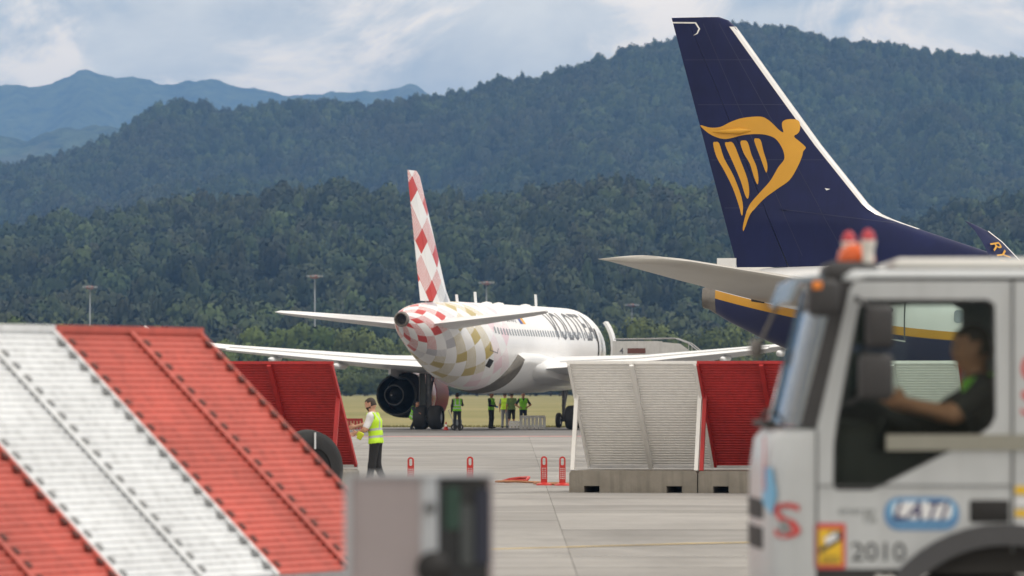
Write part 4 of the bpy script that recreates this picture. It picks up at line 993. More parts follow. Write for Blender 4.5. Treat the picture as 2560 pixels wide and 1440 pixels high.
# boarding stairs at the forward door of the diamond-tailed airliner
def stairs():
    d = Vector((math.sin(R(90 - HEAD_A)), 0, 0))
    base = pa.matrix_basis @ Vector((31.6, -3.1, 0))
    e = empty('boarding_stairs', (base.x, base.y, 0), R(-(90 - HEAD_A)) * 0.5); tag(e, 'white boarding stairs with raised platform at the open cabin door', 'stairs')
    W = pm('stairs_white', (0.56, 0.56, 0.55), 0.5, var=0.1, streak=0.15); BR = pm('brown_panel', (0.13, 0.045, 0.035), 0.5); GR = pm('green_lamp', (0.03, 0.35, 0.09), 0.4)
    z0 = 3.12
    MB().box(-.4, 2.0, -1.0, 1.0, z0 - .16, z0).build('platform', W, e)
    MB().box(-.3, 2.0, -1.05, -1.0, z0, z0 + 1.22).build('side_panel', W, e); MB().box(-.3, 2.0, 1.0, 1.05, z0, z0 + 1.22).build('side_panel', W, e)
    MB().box(.45, 1.35, -1.07, -1.053, z0 + .60, z0 + .86).build('brown_sign', BR, e); MB().box(.5, 1.1, -1.07, -1.053, z0 + .42, z0 + .53).build('brown_sign', BR, e); MB().box(.55, 1.2, -1.07, -1.053, z0 - .02, z0 + .14).build('brown_sign', BR, e)
    MB().lathe([(-.0, .01), (0, .12), (.03, .11), (.04, .01)], (-.05, -1.09, z0 + .12), 'y', 14).build('green_lamp', GR, e)
    lettering('4', .2, .3, lambda u, v: (.05 + u, -1.06, z0 + .58 + v), 'number', M_LETTER, e)
    # flight going down to the right, closed side panels below the handrail
    n = 16; x0, x1 = 2.0, 6.9; zt, zb = z0, 0.55
    for sgy in (-1, 1):
        y = sgy * 1.0
        MB().plate([(x0, zt - .3), (x0, zt + 1.18), (x0 + .9, zt + 1.10), (x1, zb + .75), (x1, zb - .35)], (), .05, lambda u, v, dd, yy=y: (u, yy + dd, v)).build('side_panel', W, e)
        MB().tube([(-.2, y, zt + 1.32), (x0 + .8, y, zt + 1.36), (x0 + 1.5, y, zt + 1.1), (x1, y, zb + .95)], .03, 6).build('handrail', M_STEEL, e)
        for k in range(5):
            t = k / 4; MB().tube([(lerp(x0 + 1.5, x1, t), y, lerp(zt + .6, zb + .6, t)), (lerp(x0 + 1.5, x1, t), y, lerp(zt + 1.1, zb + .95, t))], .02, 5).build('rail_post', M_STEEL, e)
    for k in range(n): MB().box(lerp(x0, x1, k / n), lerp(x0, x1, k / n) + .33, -.98, .98, lerp(zt, zb, (k + 1) / n) - .04, lerp(zt, zb, (k + 1) / n)).build('tread', M_STEEL, e)
    MB().bar((1.4, -.7, .6), (1.4, -.7, z0 - .1), .12, .12).bar((1.4, .7, .6), (1.4, .7, z0 - .1), .12, .12).build('support', M_STEEL, e)
    ch_ = MB().bevbox(-.2, 6.4, -.95, .95, .35, .75, .05).build('chassis', W, e)
    for xx in (.8, 5.2):
        for yy in (-.85, .85): wheel('wheel', .36, .22, e, (xx, yy, .36))
stairs()
# apron floodlight masts
M_MAST = pm('galvanised', (0.28, 0.30, 0.32), 0.5, 0.3); M_MRED = pm('mast_red', (0.32, 0.13, 0.12), 0.6)
for (px, py, Y, lab) in ((225, 717, 1720, 'tall floodlight mast standing above the left barrier'), (203, 793, 2050, 'short distant floodlight mast left of the tallest one at left'), (787, 690, 1640, 'floodlight mast above the left tailplane of the airliner'),
                    (1216, 706, 1720, 'floodlight mast above the white fuselage roof'), (1580, 762, 1850, 'floodlight mast above the trees by the boarding stairs')):
    p = at(px, py, Y); e = empty('floodlight_mast', (p.x, Y, 0), rng.uniform(-.3, .3)); tag(e, lab, 'mast', 'apron floodlight masts')
    MB().tube([(0, 0, 0), (0, 0, p.z)], [.30, .15], 8).build('pole', M_MAST, e, smooth=True)
    MB().rings([[(r_ * math.cos(a), r_ * math.sin(a), z_) for a in [2 * math.pi * k / 12 for k in range(12)]] for r_, z_ in ((.5, p.z - .8), (1.9, p.z - .2), (1.9, p.z + .05), (.5, p.z + .3))]).build('head_ring', M_MRED, e)
    lm = None
    for k in range(8):
        a = 2 * math.pi * k / 8
        o = MB().box(-.5, .5, -.25, .25, -.35, .15).build('lamp', M_MAST, e) if lm is None else inst('lamp', lm, e)
        lm = o.data; o.location = (2.1 * math.cos(a), 2.1 * math.sin(a), p.z + .05); o.rotation_euler = (0, 0, a + math.pi / 2)
# ================================================================== PEOPLE (continuous bodies from blended tapered capsules)
def surface_nets(F, org, h):
    """naive surface nets on a numpy field (negative inside) -> verts, quads"""
    S = F < 0; nx, ny, nz = F.shape
    acc = np.zeros((nx - 1, ny - 1, nz - 1, 3)); cnt = np.zeros((nx - 1, ny - 1, nz - 1))
    cr = [(0, 0, 0), (1, 0, 0), (0, 1, 0), (1, 1, 0), (0, 0, 1), (1, 0, 1), (0, 1, 1), (1, 1, 1)]
    ed = [(a, b) for a in range(8) for b in range(a + 1, 8) if sum(abs(cr[a][k] - cr[b][k]) for k in range(3)) == 1]
    sl = lambda c: F[c[0]:nx - 1 + c[0], c[1]:ny - 1 + c[1], c[2]:nz - 1 + c[2]]
    for a, b in ed:
        fa, fb = sl(cr[a]), sl(cr[b]); x = (fa < 0) != (fb < 0)
        t = np.where(x, fa / np.where(x, fa - fb, 1), 0)
        for k in range(3): acc[..., k] += np.where(x, cr[a][k] + t * (cr[b][k] - cr[a][k]), 0)
        cnt += x
    ids = -np.ones(cnt.shape, int); on = cnt > 0; ids[on] = np.arange(on.sum())
    g = np.argwhere(on); V = (g + acc[on] / cnt[on][:, None]) * h + np.array(org)
    Q = []
    for ax in range(3):
        b, c = [(1, 2), (2, 0), (0, 1)][ax]
        lo = [slice(1, -1)] * 3; lo[ax] = slice(0, -1); hi = [slice(1, -1)] * 3; hi[ax] = slice(1, None)
        A, B = S[tuple(lo)], S[tuple(hi)]
        idx = np.argwhere(A != B); off = np.ones(3, int); off[ax] = 0; idx = idx + off
        flip = S[tuple(idx.T)]
        eb = np.zeros(3, int); eb[b] = 1; ec = np.zeros(3, int); ec[c] = 1
        q = np.stack([ids[tuple((idx - eb - ec).T)], ids[tuple((idx - ec).T)], ids[tuple(idx.T)], ids[tuple((idx - eb).T)]], 1)
        q[~flip] = q[~flip][:, ::-1]; Q.append(q)
    return V, np.concatenate(Q)
def cap_dist(P, a, b, ra, rb):
    a, b = np.array(a, float), np.array(b, float); d = b - a; L = max((d * d).sum(), 1e-9)
    t = np.clip(((P - a) @ d) / L, 0, 1)
    return np.linalg.norm(P - a - t[..., None] * d, axis=-1) - (ra + (rb - ra) * t)
SKIN = pm('skin', (0.50, 0.27, 0.18), 0.55, var=0.08, vscale=8); SKIND = pm('tanned_skin', (0.40, 0.19, 0.115), 0.55, var=0.08, vscale=8)
HAIRD = pm('dark_hair', (0.030, 0.020, 0.014), 0.7, var=0.3, vscale=30); CL_BLACK = pm('black_cloth', (0.016, 0.016, 0.018), 0.85, var=0.3, vscale=6)
CL_NAVY = pm('navy_cloth', (0.018, 0.022, 0.040), 0.85, var=0.3, vscale=6); CL_WHITE = pm('white_cloth', (0.70, 0.70, 0.72), 0.8, var=0.08, vscale=8)
CL_GREY = pm('grey_cloth', (0.22, 0.23, 0.25), 0.85, var=0.15, vscale=8); HIVIS = pm('hi_vis_yellow', (0.50, 0.80, 0.030), 0.7, var=0.10, vscale=7)
HIVISG = pm('hi_vis_green', (0.22, 0.62, 0.03), 0.7, var=0.12, vscale=7); OLIVE = pm('olive_mesh_vest', (0.14, 0.22, 0.07), 0.8, var=0.2, vscale=9)
REFL = pm('reflective_tape', (0.45, 0.47, 0.50), 0.4, 0.2, var=0.1); EYEW = pm('eye_dark', (0.03, 0.025, 0.02), 0.3); SHOE = pm('shoe', (0.02, 0.02, 0.02), 0.6); GLOVE = pm('blue_glove', (0.06, 0.20, 0.55), 0.6); LIPS = pm('lips', (0.36, 0.14, 0.11), 0.5)
YGLOVE = pm('yellow_glove', (0.50, 0.55, 0.03), 0.8)
def hand_bones(w, d, side, curl, tag_, thumb_up=(0, 0, 1)):
    """palm, four unequal bent fingers and a thumb leaving the side of the palm"""
    w = Vector(w); d = Vector(d).normalized(); up = Vector(thumb_up); up = (up - d * up.dot(d)).normalized(); n = d.cross(up) * side
    B = [(w, w + d * .05, .024, .028, tag_, 'h'), (w + d * .05 + up * .022, w + d * .085 + up * .026, .017, .015, tag_, 'h'), (w + d * .05 - up * .022, w + d * .08 - up * .03, .017, .014, tag_, 'h')]
    for k, (o, l) in enumerate(((.030, .072), (.010, .080), (-.011, .075), (-.031, .058))):
        p0 = w + d * .085 + up * o; a = curl * (0.9 + .1 * k)
        p1 = p0 + (d * math.cos(a * .5) + n * math.sin(a * .5)) * l * .5; p2 = p1 + (d * math.cos(a * 1.3) + n * math.sin(a * 1.3)) * l * .5
        B += [(p0, p1, .0100, .0095, tag_, 'f'), (p1, p2, .0095, .0082, tag_, 'f')]
    t0 = w + d * .03 + up * .026; t1 = t0 + (d * .6 + up * .75 + n * .25).normalized() * .040; t2 = t1 + (d * .9 + up * .25 + n * .4).normalized() * .032
    return B + [(t0, t1, .0125, .0115, tag_, 'f'), (t1, t2, .0115, .009, tag_, 'f')]
def person(label, loc, rz, pose, mats, h=0.014, vest=True, vest_mat=None, group=None, scale=1.0, tape=True, hair='short', beard=False, seated=False, vest_from=-.05):
    """pose: joint positions in a body frame facing -y; mats: tag -> material"""
    J = dict(pel=(0, 0, .97), waist=(0, 0, 1.10), chest=(0, -.01, 1.32), neck=(0, 0, 1.50), head=(0, -.02, 1.665), look=(0, -1, 0),
             shR=(-.185, 0, 1.43), shL=(.185, 0, 1.43), elR=(-.25, .03, 1.15), elL=(.25, .03, 1.15), wrR=(-.26, -.06, .90), wrL=(.26, -.06, .90),
             hiR=(-.095, 0, .93), hiL=(.095, 0, .93), knR=(-.11, -.02, .50), knL=(.11, -.02, .50), anR=(-.12, .02, .09), anL=(.12, .02, .09), curl=.5, toeR=None, toeL=None)
    J.update(pose); v = {k: Vector(q) if isinstance(q, tuple) else q for k, q in J.items()}
    B = []
    sdv = (v['shL'] - v['shR']).normalized()
    for s_ in (-1, 1):
        B += [(v['pel'] + sdv * s_ * .065, v['waist'] + sdv * s_ * .055, .105, .098, 'legs', 'b'), (v['waist'] + sdv * s_ * .055, v['chest'] + sdv * s_ * .075, .098, .112, 'torso', 'b'), (v['chest'] + sdv * s_ * .075, v['neck'] + sdv * s_ * .05 - Vector((0, 0, .07)), .112, .07, 'torso', 'b')]
    B += [(v['shR'], v['shL'], .062, .062, 'torso', 'b')]
    lk = v['look'].normalized(); H = v['head']; hu = Vector((0, 0, 1)); hu = (hu - lk * hu.dot(lk)).normalized(); hs = lk.cross(hu)
    B += [(v['neck'] - Vector((0, 0, .03)), H - hu * .06 - lk * -.0, .056, .052, 'skin', 'b'), (H - hu * .015 - lk * .022, H + hu * .03 - lk * .015, .082, .086, 'head', 'b'), (H + lk * .035 - hu * .02, H + lk * .03 + hu * .03, .062, .066, 'head', 'b'), (H + lk * .045 - hu * .085, H + lk * .05 - hu * .04, .040, .052, 'head', 'b'),
          (H + lk * .098 - hu * .022, H + lk * .103 + hu * .012, .013, .008, 'head', 'f'), (H + hs * .086 - hu * .02 - lk * .01, H + hs * .086 + hu * .015 - lk * .015, .014, .018, 'head', 'f'), (H - hs * .086 - hu * .02 - lk * .01, H - hs * .086 + hu * .015 - lk * .015, .014, .018, 'head', 'f')]
    for s_ in 'RL':
        sh, el, wr = v['sh' + s_], v['el' + s_], v['wr' + s_]; cut = sh.lerp(el, .72 if mats.get('sleeve') == 'short' else 1.0)
        B += [(sh, cut, .062, .056, 'torso', 'b')]
        if mats.get('sleeve') == 'short': B += [(cut, el, .044, .042, 'skin', 'b'), (el, wr, .042, .029, 'skin', 'b')]
        else: B += [(el, wr, .052, .040, 'torso', 'b')]
        hd = v.get('hd' + s_) or (wr - el).normalized()
        B += hand_bones(wr, hd, (1 if s_ == 'R' else -1) * J.get('hflip', 1), J['curl'], 'hand', J.get('thumb' + s_, J.get('thumb', (0, -1, .2))))
        hi, kn, an = v['hi' + s_], v['kn' + s_], v['an' + s_]
        lg = 'shin' if mats.get('shorts') else 'legs'
        B += [(hi, kn, .098, .072, 'legs', 'b'), (kn, an + Vector((0, 0, .03)), .066 if lg == 'legs' else .052, .060 if lg == 'legs' else .038, lg, 'b')]
        toe = v['toe' + s_] or an + Vector((0, -.17, -.045)); B += [(an - Vector((0, -.03, .045)), toe, .042, .036, 'shoe', 'b'), (an, an - Vector((0, 0, .03)), .05, .048, 'shoe', 'b')]
    pts = np.array([list(q[0]) for q in B] + [list(q[1]) for q in B]); org = pts.min(0) - .14; top = pts.max(0) + .14
    n = np.ceil((top - org) / h).astype(int) + 1
    G = np.stack(np.meshgrid(*[org[k] + h * np.arange(n[k]) for k in range(3)], indexing='ij'), -1)
    k1, k2 = .018, .0045; E1 = np.zeros(n); E2 = np.zeros(n)
    for a, b, ra, rb, tg, kd in B:
        lo = np.maximum(((np.minimum(a, b) - max(ra, rb) - .12 - org) / h).astype(int), 0); hi_ = np.minimum(((np.maximum(a, b) + max(ra, rb) + .12 - org) / h).astype(int) + 2, n)
        s_ = tuple(slice(l, q) for l, q in zip(lo, hi_)); d = cap_dist(G[s_], a, b, ra, rb)
        if kd == 'b': E1[s_] += np.exp(-np.clip(d, -.2, .4) / k1)
        else: E2[s_] += np.exp(-np.clip(d, -.2, .4) / k2)
    F1 = -k1 * np.log(E1 + 1e-12); F2 = -k2 * np.log(E2 + 1e-12); F = -.005 * np.log(np.exp(-np.clip(F1, -.3, .4) / .005) + np.exp(-np.clip(F2, -.3, .4) / .005) + 1e-30)
    V, Q = surface_nets(F, org, h)
    C = V[Q].mean(1); D = np.stack([cap_dist(C, a, b, ra, rb) for a, b, ra, rb, tg, kd in B], 1); near = D.argmin(1); tags = np.array([q[4] for q in B])[near]
    # face regions
    rel = C - np.array(H); fl = rel @ np.array(lk); fu = rel @ np.array(hu); fs = rel @ np.array(hs)
    ishead = tags == 'head'
    tags = tags.astype('U8')
    tags[ishead] = 'skin'
    eyes = ishead & (fl > .07) & (abs(fu - .012) < .008) & (abs(abs(fs) - .032) < .012); tags[eyes] = 'eye'
    lips = ishead & (fl > .06) & (abs(fu + .062) < .006) & (abs(fs) < .024); tags[lips] = 'lips'
    if beard: tags[ishead & (fu < -.045) & (fl > -.01) & ~lips] = 'hair'
    hairm = ishead & ((fu > .066) | ((fl < -.012) & (fu > -.045) & (abs(fs) < .086)) | ((fl < .02) & (fu > .03))) & (fl < .08)
    names = ['torso', 'legs', 'skin', 'hand', 'shoe', 'shin', 'eye', 'lips', 'hair']
    mm = [mats.get(q) or {'skin': SKIN, 'hand': mats.get('skin', SKIN), 'shoe': SHOE, 'shin': mats.get('skin', SKIN), 'eye': EYEW, 'lips': LIPS, 'hair': HAIRD}[q] for q in names]
    e = empty('person', loc, rz); e.scale = (scale,) * 3; tag(e, label, 'person', group)
    def mk(name, faces, mats_, mi, push=0.0):
        u, inv = np.unique(Q[faces].ravel(), return_inverse=True); P = V[u].copy()
        if push:
            gi = np.clip(((P - org) / h), 1, n - 2); i0 = gi.astype(int)
            g = np.stack([F[tuple((i0 + np.eye(3, dtype=int)[k]).T)] - F[tuple((i0 - np.eye(3, dtype=int)[k]).T)] for k in range(3)], 1)
            g /= np.linalg.norm(g, axis=1, keepdims=True) + 1e-9; P = P + g * push
        me = bpy.data.meshes.new(name); me.from_pydata(P.tolist(), [], inv.reshape(-1, 4).tolist())
        for m_ in mats_: me.materials.append(m_)
        me.polygons.foreach_set('material_index', mi); me.polygons.foreach_set('use_smooth', [True] * len(me.polygons)); me.update()
        o = link(bpy.data.objects.new(name, me), e)
        if push: o.modifiers.new('thickness', 'SOLIDIFY').thickness = 0.012 if name == 'vest' else 0.012
        return o
    mk('body', np.arange(len(Q)), mm, [names.index(t) for t in tags])
    hf = np.where(hairm)[0]
    if hair and len(hf): mk('hair', hf, [mats.get('hair') or HAIRD], [0] * len(hf), .006)
    if vest:
        isarm = np.array([q[4] == 'torso' and i >= 7 for i, q in enumerate(B)])[near]
        up_ = (C - np.array(v['pel'])) @ np.array((v['neck'] - v['pel']).normalized())
        tl = (v['neck'] - v['pel']).length
        fwd = -(C - np.array(v['chest']))[:, 1]
        lat = (C - np.array(v['chest'])) @ np.array(sdv)
        vm_ = ((tags == 'torso') | (tags == 'legs')) & ~isarm & (up_ > vest_from) & (up_ < tl - .012) & ~((fwd > .03) & (abs(lat) < (up_ - tl * .62) * .34)) & (abs(lat) < .205)
        vf = np.where(vm_)[0]
        mi = np.zeros(len(vf), int)
        if tape:
            u_ = up_[vf]; mi[(abs(u_ - .07) < .022) | (abs(u_ - .21) < .022)] = 1
            mi[(u_ > .21) & (abs(abs(lat[vf]) - .095) < .022)] = 1
        if len(vf): mk('vest', vf, [vest_mat or HIVIS, REFL], mi.tolist(), .014)
    return e
# the man by the left fence: facing left, arms reaching forward to the fence, head bowed
YM = 107.6
e = person('bearded man in yellow vest and black trousers working at the red fence', (at(936, 970, YM).x, YM, 0), R(-103), dict(
        head=(0, -.075, 1.655), look=(-.10, -1, -.34), neck=(0, -.03, 1.50), chest=(0, -.005, 1.32), pel=(0, .03, .97), waist=(0, .025, 1.10),
        elR=(-.21, -.20, 1.28), wrR=(-.15, -.40, 1.235), elL=(.24, -.12, 1.18), wrL=(.14, -.30, 1.12), shR=(-.185, -.03, 1.43), shL=(.185, -.03, 1.43), knR=(-.10, .03, .50), anR=(-.12, .20, .09), knL=(.11, -.02, .50), anL=(.14, -.10, .09), hiR=(-.095, .03, .93), hiL=(.095, .03, .93), curl=.9, thumb=(0, .1, 1)),
    dict(torso=CL_WHITE, legs=CL_BLACK, sleeve='short'), h=0.0085, vest_mat=HIVIS, beard=True, scale=1.02)
# a pair of yellow gloves held in the hand
tag(MB().bevbox(-.05, .05, -.03, .03, -.11, .04, .02).bevbox(-.075, -.045, -.02, .02, -.06, .03, .01).build('work_glove', YGLOVE, smooth=True), 'yellow work glove held in the man\'s hand', 'glove')
COL.objects['work_glove'].location = at(903, 1086, YM - .30); COL.objects['work_glove'].rotation_euler = (0.3, 0.5, 0.2)
# ground crew under the wing
def crew(px, Y, rz, label, pose, mats, **kw):
    return person(label, (at(px, 970, Y).x, Y, 0), R(rz), pose, mats, h=0.016, group='ground crew under the airliner', **kw)
crew(1228, 277, 60, 'crew member in black uniform and green vest holding blue gloves', dict(wrR=(-.05, -.26, 1.10), elR=(-.25, -.05, 1.14), wrL=(.05, -.26, 1.08), elL=(.25, -.05, 1.14), look=(-.1, -1, -.3)), dict(torso=CL_BLACK, legs=CL_BLACK, hand=GLOVE, skin=SKIND), vest_mat=HIVISG, tape=False)
crew(1262, 281, 170, 'crew member in grey shirt and bright yellow vest, left of the pair', dict(), dict(torso=CL_GREY, legs=CL_GREY, sleeve='short', skin=SKIND), vest_mat=HIVIS, tape=False)
crew(1279, 280, 195, 'crew member in olive mesh vest and shorts seen from behind', dict(wrR=(-.12, -.24, 1.12), elR=(-.27, -.02, 1.16)), dict(torso=OLIVE, legs=CL_BLACK, shorts=True, sleeve='short', skin=SKIND), vest_mat=OLIVE, tape=False)
crew(1308, 279, 10, 'crew member with hands on hips in open green vest beside the white barrier', dict(elR=(-.38, .06, 1.16), wrR=(-.19, -.02, 1.03), elL=(.38, .06, 1.16), wrL=(.19, -.02, 1.03), hdR=Vector((.7, -.5, -.3)), hdL=Vector((-.7, -.5, -.3))), dict(torso=CL_NAVY, legs=CL_NAVY, skin=SKIND, sleeve='short'), vest_mat=HIVISG, tape=False)
crew(1143, 264, 185, 'crew member in black with green vest behind the left landing gear', dict(wrR=(-.15, -.3, 1.35), elR=(-.26, -.1, 1.2), head=(0, -.05, 1.65), look=(0, -1, .2)), dict(torso=CL_BLACK, legs=CL_BLACK, skin=SKIND), vest_mat=HIVISG)
crew(1036, 270, 40, 'crouching crew member in green vest between wheels and engine', dict(pel=(0, .12, .62), waist=(0, .06, .74), chest=(0, -.06, .95), neck=(0, -.16, 1.10), head=(0, -.24, 1.24), shR=(-.185, -.12, 1.04), shL=(.185, -.12, 1.04), elR=(-.24, -.30, .86), elL=(.24, -.30, .86), wrR=(-.15, -.50, .80), wrL=(.15, -.50, .80),
     hiR=(-.1, .12, .58), hiL=(.1, .12, .58), knR=(-.14, -.22, .50), knL=(.14, -.22, .50), anR=(-.14, .05, .09), anL=(.14, .05, .09)), dict(torso=CL_NAVY, legs=CL_NAVY, skin=SKIND), vest_mat=HIVISG)
# ================================================================== FOREGROUND TRUCK
# local frame: x towards the rear (0 = front), y away from the near side, z up
YT = 30.0; SCL = FPX / YT
def tu(px): return (px - 1900) / SCL
def tz(py): return EYE + (HORIZON - py) / SCL
W_T = 2.30
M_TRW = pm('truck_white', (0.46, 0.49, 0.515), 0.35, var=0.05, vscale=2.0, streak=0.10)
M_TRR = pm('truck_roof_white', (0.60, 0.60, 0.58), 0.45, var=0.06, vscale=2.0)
M_PLAST = pm('dark_plastic', (0.030, 0.030, 0.033), 0.6, var=0.2, vscale=5)
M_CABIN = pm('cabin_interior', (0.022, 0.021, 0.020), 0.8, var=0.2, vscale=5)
M_SEAM = pm('panel_gap', (0.09, 0.095, 0.10), 0.7)
M_BELT = pm('beige_trim', (0.25, 0.25, 0.215), 0.6, var=0.08)
GL_SIDE = glassy('side_glass', (0.88, 0.93, 0.91), 1.0, ior=1.16); GL_FRONT = glassy('windscreen_glass', (0.66, 0.78, 0.77), 0.90)
pt = empty('truck', (at(1900, 970, YT).x, YT, 0)); tag(pt, 'white truck cab numbered 2010 in the right foreground with its driver', 'truck')
win = [(2162, 748), (2470, 748), (2488, 762), (2490, 1040), (2478, 1066), (2452, 1086), (2452, 1100), (2382, 1125), (2190, 1222), (2176, 1226), (2092, 1226), (2082, 1214), (2084, 1110), (2094, 1040), (2120, 900), (2146, 770)]
win = [(tu(a), tz(b)) for a, b in win]
arch = [(1.31 + .73 * math.cos(R(a)), .50 + .73 * math.sin(R(a))) for a in range(136, 41, -7)]
body = [(.30, 1.03), (.30, tz(1080)), (tu(2125), tz(722)), (tu(2140), tz(700)), (tu(2170), tz(692)), (1.72, tz(692)), (1.75, 2.5), (1.75, 1.03), (arch[-1][0] + .02, 1.03)] + [p for p in reversed(arch)] + [(arch[0][0] - .02, 1.03)]
for name, y0 in (('cab_side', 0.0), ('far_cab_side', W_T - .05)):
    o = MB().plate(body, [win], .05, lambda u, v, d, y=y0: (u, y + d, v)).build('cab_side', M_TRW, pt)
    g = MB().plate(win, (), .006, lambda u, v, d, y=y0: (u, y + .022 + d, v)).build('window_pane', GL_SIDE, pt)
# dark window rubber on the near side
def grow(p, k):
    cx_, cy_ = sum(q[0] for q in p) / len(p), sum(q[1] for q in p) / len(p)
    return [(cx_ + (a - cx_) * k, cy_ + (b - cy_) * k) for a, b in p]
MB().plate(win, [grow(win, .972)], .012, lambda u, v, d: (u, .012 + d, v)).build('window_seal', M_PLAST, pt)
# front lower shell, curved in plan
plan = [(.30, 0.0), (.215, .010), (.115, .072), (.065, .15), (.03, .32), (.008, .7), (0, 1.15)]
plan = plan + [(u, W_T - w) for u, w in reversed(plan[:-1])]
def shell(zs, offs, close_top=True):
    rs = [[(u + (o if u < .29 else o * .0), w, z) for u, w in plan] for z, o in zip(zs, offs)]
    mb = MB(); mb.rings(rs, closed=False)
    return mb
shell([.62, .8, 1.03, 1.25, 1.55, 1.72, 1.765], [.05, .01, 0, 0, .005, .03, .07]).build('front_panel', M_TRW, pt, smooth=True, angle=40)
MB().plate([(u + .07, w) for u, w in plan], (), .02, lambda u, v, d: (u, v, 1.757 + d)).build('cowl', M_TRW, pt)
# windscreen leaning back between base and header
base = [(u + .10 + (.0 if u < .29 else -.04), w) for u, w in plan]; head = [(u + .30 - (.0 if u < .29 else .06), w) for u, w in plan]
zb_, zt_ = 1.79, tz(702)
ws = MB(); k0 = 2; ws.rings([[(lerp(a[0], b[0], t), lerp(a[1], b[1], t) , lerp(zb_, zt_, t)) for a, b in list(zip(base, head))[k0:-k0]] for t in (0, .33, .66, 1)], closed=False).build('windscreen', GL_FRONT, pt, smooth=True)
for fl in (0, 1):
    vs = []
    for t in (0, .33, .66, 1):
        for k in (0, 1, 2): a, b = base[k], head[k]; u, w = lerp(a[0], b[0], t), lerp(a[1], b[1], t); vs.append((u, W_T - w if fl else w, lerp(zb_, zt_, t)))
    MB().add(vs, [(3 * i + j, 3 * i + j + 1, 3 * i + j + 4, 3 * i + j + 3) for i in range(3) for j in (0, 1)]).build('pillar_trim', M_PLAST, pt, smooth=True)
# roof with raised hump
rf = MB()
rs = [[(u, w, z) for u, w in ((.47, .0), (.40, .3), (.36, 1.15), (.40, 2.0), (.47, W_T), (1.75, W_T), (1.75, 0.0))] for z in (tz(702), tz(690))]
rs += [[(lerp(u, 1.1, .06), lerp(w, 1.15, .05), tz(674)) for u, w, z in rs[0]]]
rf.rings(rs).build('roof', M_TRW, pt, smooth=True, angle=30)
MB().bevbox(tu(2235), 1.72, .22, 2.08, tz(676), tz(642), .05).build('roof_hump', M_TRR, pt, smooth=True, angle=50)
# sun visor ahead of the header
MB().plate([(tu(1968), tz(752)), (tu(1992), tz(692)), (tu(2070), tz(684)), (tu(2072), tz(694)), (tu(2004), tz(704)), (tu(1982), tz(756))], (), 1.9, lambda u, v, d: (u, .2 + d, v)).build('sun_visor', pm('smoked_visor', (0.25, 0.32, 0.40), 0.12, var=0.1), pt)
MB().bevbox(tu(2062), tu(2204), .10, .62, tz(716), tz(652), .05).build('horn_box', M_PLAST, pt, smooth=True, angle=50)
# mirrors
mbm = MB().bevbox(tu(2016), tu(2092), -.30, -.05, tz(792), tz(700), .035).tube([(tu(2080), 0, tz(760)), (tu(2060), -.15, tz(740))], .018, 8)
mbm.build('mirror', M_PLAST, pt, smooth=True, angle=50)
MB().bevbox(tu(2158), tu(2226), -.34, -.12, tz(872), tz(764), .035).build('mirror', M_PLAST, pt, smooth=True, angle=50)
MB().bevbox(tu(2140), tu(2224), -.34, -.12, tz(1000), tz(884), .035).tube([(tu(2120), 0, tz(1010)), (tu(2150), -.2, tz(990)), (tu(2170), -.22, tz(770)), (tu(2140), 0, tz(745))], .014, 6).build('mirror', M_PLAST, pt, smooth=True, angle=50)
MB().bevbox(tu(2024), tu(2048), -.305, -.20, tz(726), tz(706), .008).build('turn_lamp', pm('amber', (0.75, 0.22, 0.02), 0.3), pt)
MB().bevbox(.62, .86, W_T + .05, W_T + .28, 2.25, 2.52, .04).build('mirror', M_PLAST, pt, smooth=True, angle=50)
MB().bevbox(.58, .85, W_T + .05, W_T + .28, 1.84, 2.21, .04).build('mirror', M_PLAST, pt, smooth=True, angle=50)
MB().tube([(.5, W_T, 2.5), (.7, W_T + .15, 2.45), (.7, W_T + .15, 1.8), (.5, W_T, 1.8)], .015, 6).build('mirror_arm', M_PLAST, pt)
MB().bevbox(.03, .11, 1.95, 2.12, 2.17, 2.28, .03).tube([(.1, 2.0, 2.28), (.2, 2.0, 2.5)], .012, 6).build('front_mirror', pm('mirror_shell', (.16, .15, .145), .5), pt, smooth=True, angle=50)
# beacon and two marker lamps on stalks
MB().lathe([(0, .02), (0, .10), (.02, .105), (.07, .09), (.10, .05), (.108, .0)], (tu(2150), .34, tz(654)), 'z', 20).build('beacon', pm('beacon_orange', (0.62, 0.095, 0.010), 0.25, var=.05), pt, smooth=True)
for (px, y_, zbot) in ((2136, .50, 655), (2175, .16, 690)):
    MB().tube([(tu(px), y_, tz(zbot)), (tu(px), y_, tz(618))], .032, 10).lathe([(tz(620), .035), (tz(600), .042), (tz(596), .03)], (tu(px), y_, 0), 'z', 14).build('lamp_stalk', pm('lamp_white', (.62, .60, .56), .4), pt, smooth=True, angle=50)
    MB().lathe([(tz(600), .038), (tz(586), .036), (tz(574), .02), (tz(570), .0)], (tu(px), y_, 0), 'z', 14).build('lamp_cap', pm('lamp_red', (.42, .02, .035), .3), pt, smooth=True)
